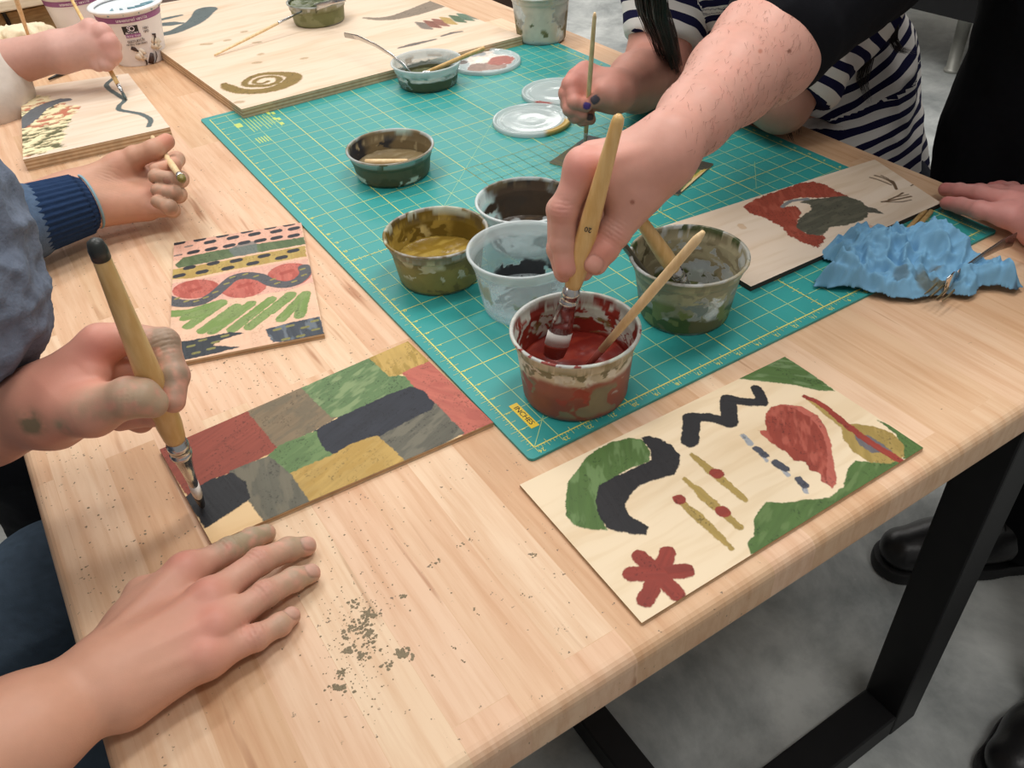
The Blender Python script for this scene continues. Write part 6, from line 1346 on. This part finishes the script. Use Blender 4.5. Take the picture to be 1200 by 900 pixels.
    thin_brush('paint_brush', E0, E1, .0020, .0030, 'slender wooden brush held by the blue-nailed hand', ferr=.034, wet=.010, tipm=BRIS_W, fm=plain('pale_ferrule', (224,224,222), .3, .2))
person_e()
# ------------------------------------------------------------------ furniture at the edges of the picture
def WY(px, py, y):
    d = ray(px, py); return CPW+d*((y-CPW[1])/d[1])
yf = 67*I; PLYW = wood_simple('cabinet_ply', (176,138,90), (200,164,114), (8,8,50), .6, 1.0)
ctop = WY(0,10,yf)[2]; xr = WY(150,20,yf)[0]
cb = empty('plywood_cabinet', (xr-.6, yf+.3, 0), 'plywood cabinet with a pale top beyond the far end of the table', 'cabinet')
bevel(MB().box((xr-.6, yf+.30, ctop/2-.004), (1.2, .60, ctop-.012)).build('carcass', PLYW, cb), .003, 2)
bevel(MB().box((xr-.6, yf+.29, ctop+.009), (1.24, .64, .022)).build('top_board', wood_simple('pale_top', (222,210,184), (236,226,204), (6,40,40), .6), cb), .003, 2)
dc = empty('dark_cabinet', (xr+.55, yf+.3, 0), 'dark brown cabinet beyond the far table end, right of the plywood cabinet', 'cabinet')
bevel(MB().box((xr+.56, yf+.36, .34), (1.05, .6, .66)).build('carcass', plain('dark_wood', (70,48,34), .6), dc), .004, 2)
bevel(MB().box((xr+.56, yf+.35, .682), (1.08, .63, .02)).build('top_board', plain('dark_wood_top', (78,54,38), .5), dc), .004, 2)
cbl = MB(); cbl.tube([WY(-14,-2,yf-.006), WY(-4,6,yf-.006), WY(3,14,yf-.006), WY(9,24,yf-.006), WY(13,34,yf-.006), WY(13,44,yf-.006), WY(10,60,yf-.006), WY(6,90,yf-.006)], .0042, 10)
tag(cbl.build('power_cable', plain('black_cable', (24,20,18), .5), None, True), 'black cable hanging down the front of the plywood cabinet', 'cable')
# low platform on steel feet at the far right
P0, P1 = W(1085,14,-.50), W(1200,42,-.50); ax = P1-P0; ax[2] = 0; ax /= np.linalg.norm(ax); bk = np.array([-ax[1], ax[0], 0]); bk = bk if bk@(P0-CPW) > 0 else -bk
pc = P0+ax*.35+bk*.45; Rz = np.stack([ax, bk, UP], 1)
lp_ = empty('low_platform', (pc[0], pc[1], 0), 'low wooden platform with a black rim on steel feet, far behind at the top right', 'platform')
MB().box((pc[0], pc[1], .25+.05), (2.2, .90, .10), Rz).build('black_rim', BLACKM, lp_)
MB().box((pc[0], pc[1], .25+.109), (2.24, .94, .016), Rz).build('top_board', wood_simple('platform_top', (206,178,140), (226,200,164), (6,40,40), .5), lp_)
for k, (px_, py_) in enumerate(((1124,80), (980,40))):
    ft = W(px_, py_, -.75); q_ = ft-bk*.05
    bevel(MB().box((q_[0], q_[1], .232), (.10, .10, .055), Rz).build('foot_bracket', plain('white_bracket', (236,236,236), .4), lp_), .004, 2)
    m_ = MB(); m_.tube([q_*np.array([1,1,0.])+np.array([0,0,.001]), q_*np.array([1,1,0.])+np.array([0,0,.012]), q_*np.array([1,1,0.])+np.array([0,0,.014]), q_*np.array([1,1,0.])+np.array([0,0,.20])], [.030,.030,.024,.026], 20); m_.build('foot', plain('grey_foot', (176,176,168), .35, .3), lp_, True)
# ------------------------------------------------------------------ light
w = bpy.data.worlds.new('room'); bpy.context.scene.world = w; w.use_nodes = True
w.node_tree.nodes['Background'].inputs[0].default_value = (1.0,.96,.91,1); w.node_tree.nodes['Background'].inputs[1].default_value = .30
def area(loc, size, power, col, name='ceiling_light', tgt=None):
    l = bpy.data.lights.new(name, 'AREA'); l.shape = 'RECTANGLE'; l.size, l.size_y = size; l.energy = power; l.color = col
    o = bpy.data.objects.new(name, l); C.objects.link(o); o.location = loc
    if tgt is not None: o.rotation_euler = (Vector(tgt)-Vector(loc)).to_track_quat('-Z','Y').to_euler()
    return o
W_ = (1,.965,.925)
for x, y, p in ((.2,1.5,23), (.9,.3,24), (-.9,.6,17), (.2,-.9,12), (.2,3.0,11)): area((x,y,2.7), (1.2,.3), p, W_)
for x, y in ((2.3,3.7),(3.3,4.4),(2.6,5.2),(1.4,4.6),(3.6,3.0)): area((x,y,2.7), (1.2,.3), 15, W_)
sc_ = bpy.context.scene
sc_.view_settings.view_transform = 'Standard'; sc_.view_settings.look = 'None'; sc_.view_settings.exposure = -0.14; sc_.view_settings.gamma = 1.0; sc_.view_settings.use_curve_mapping = False
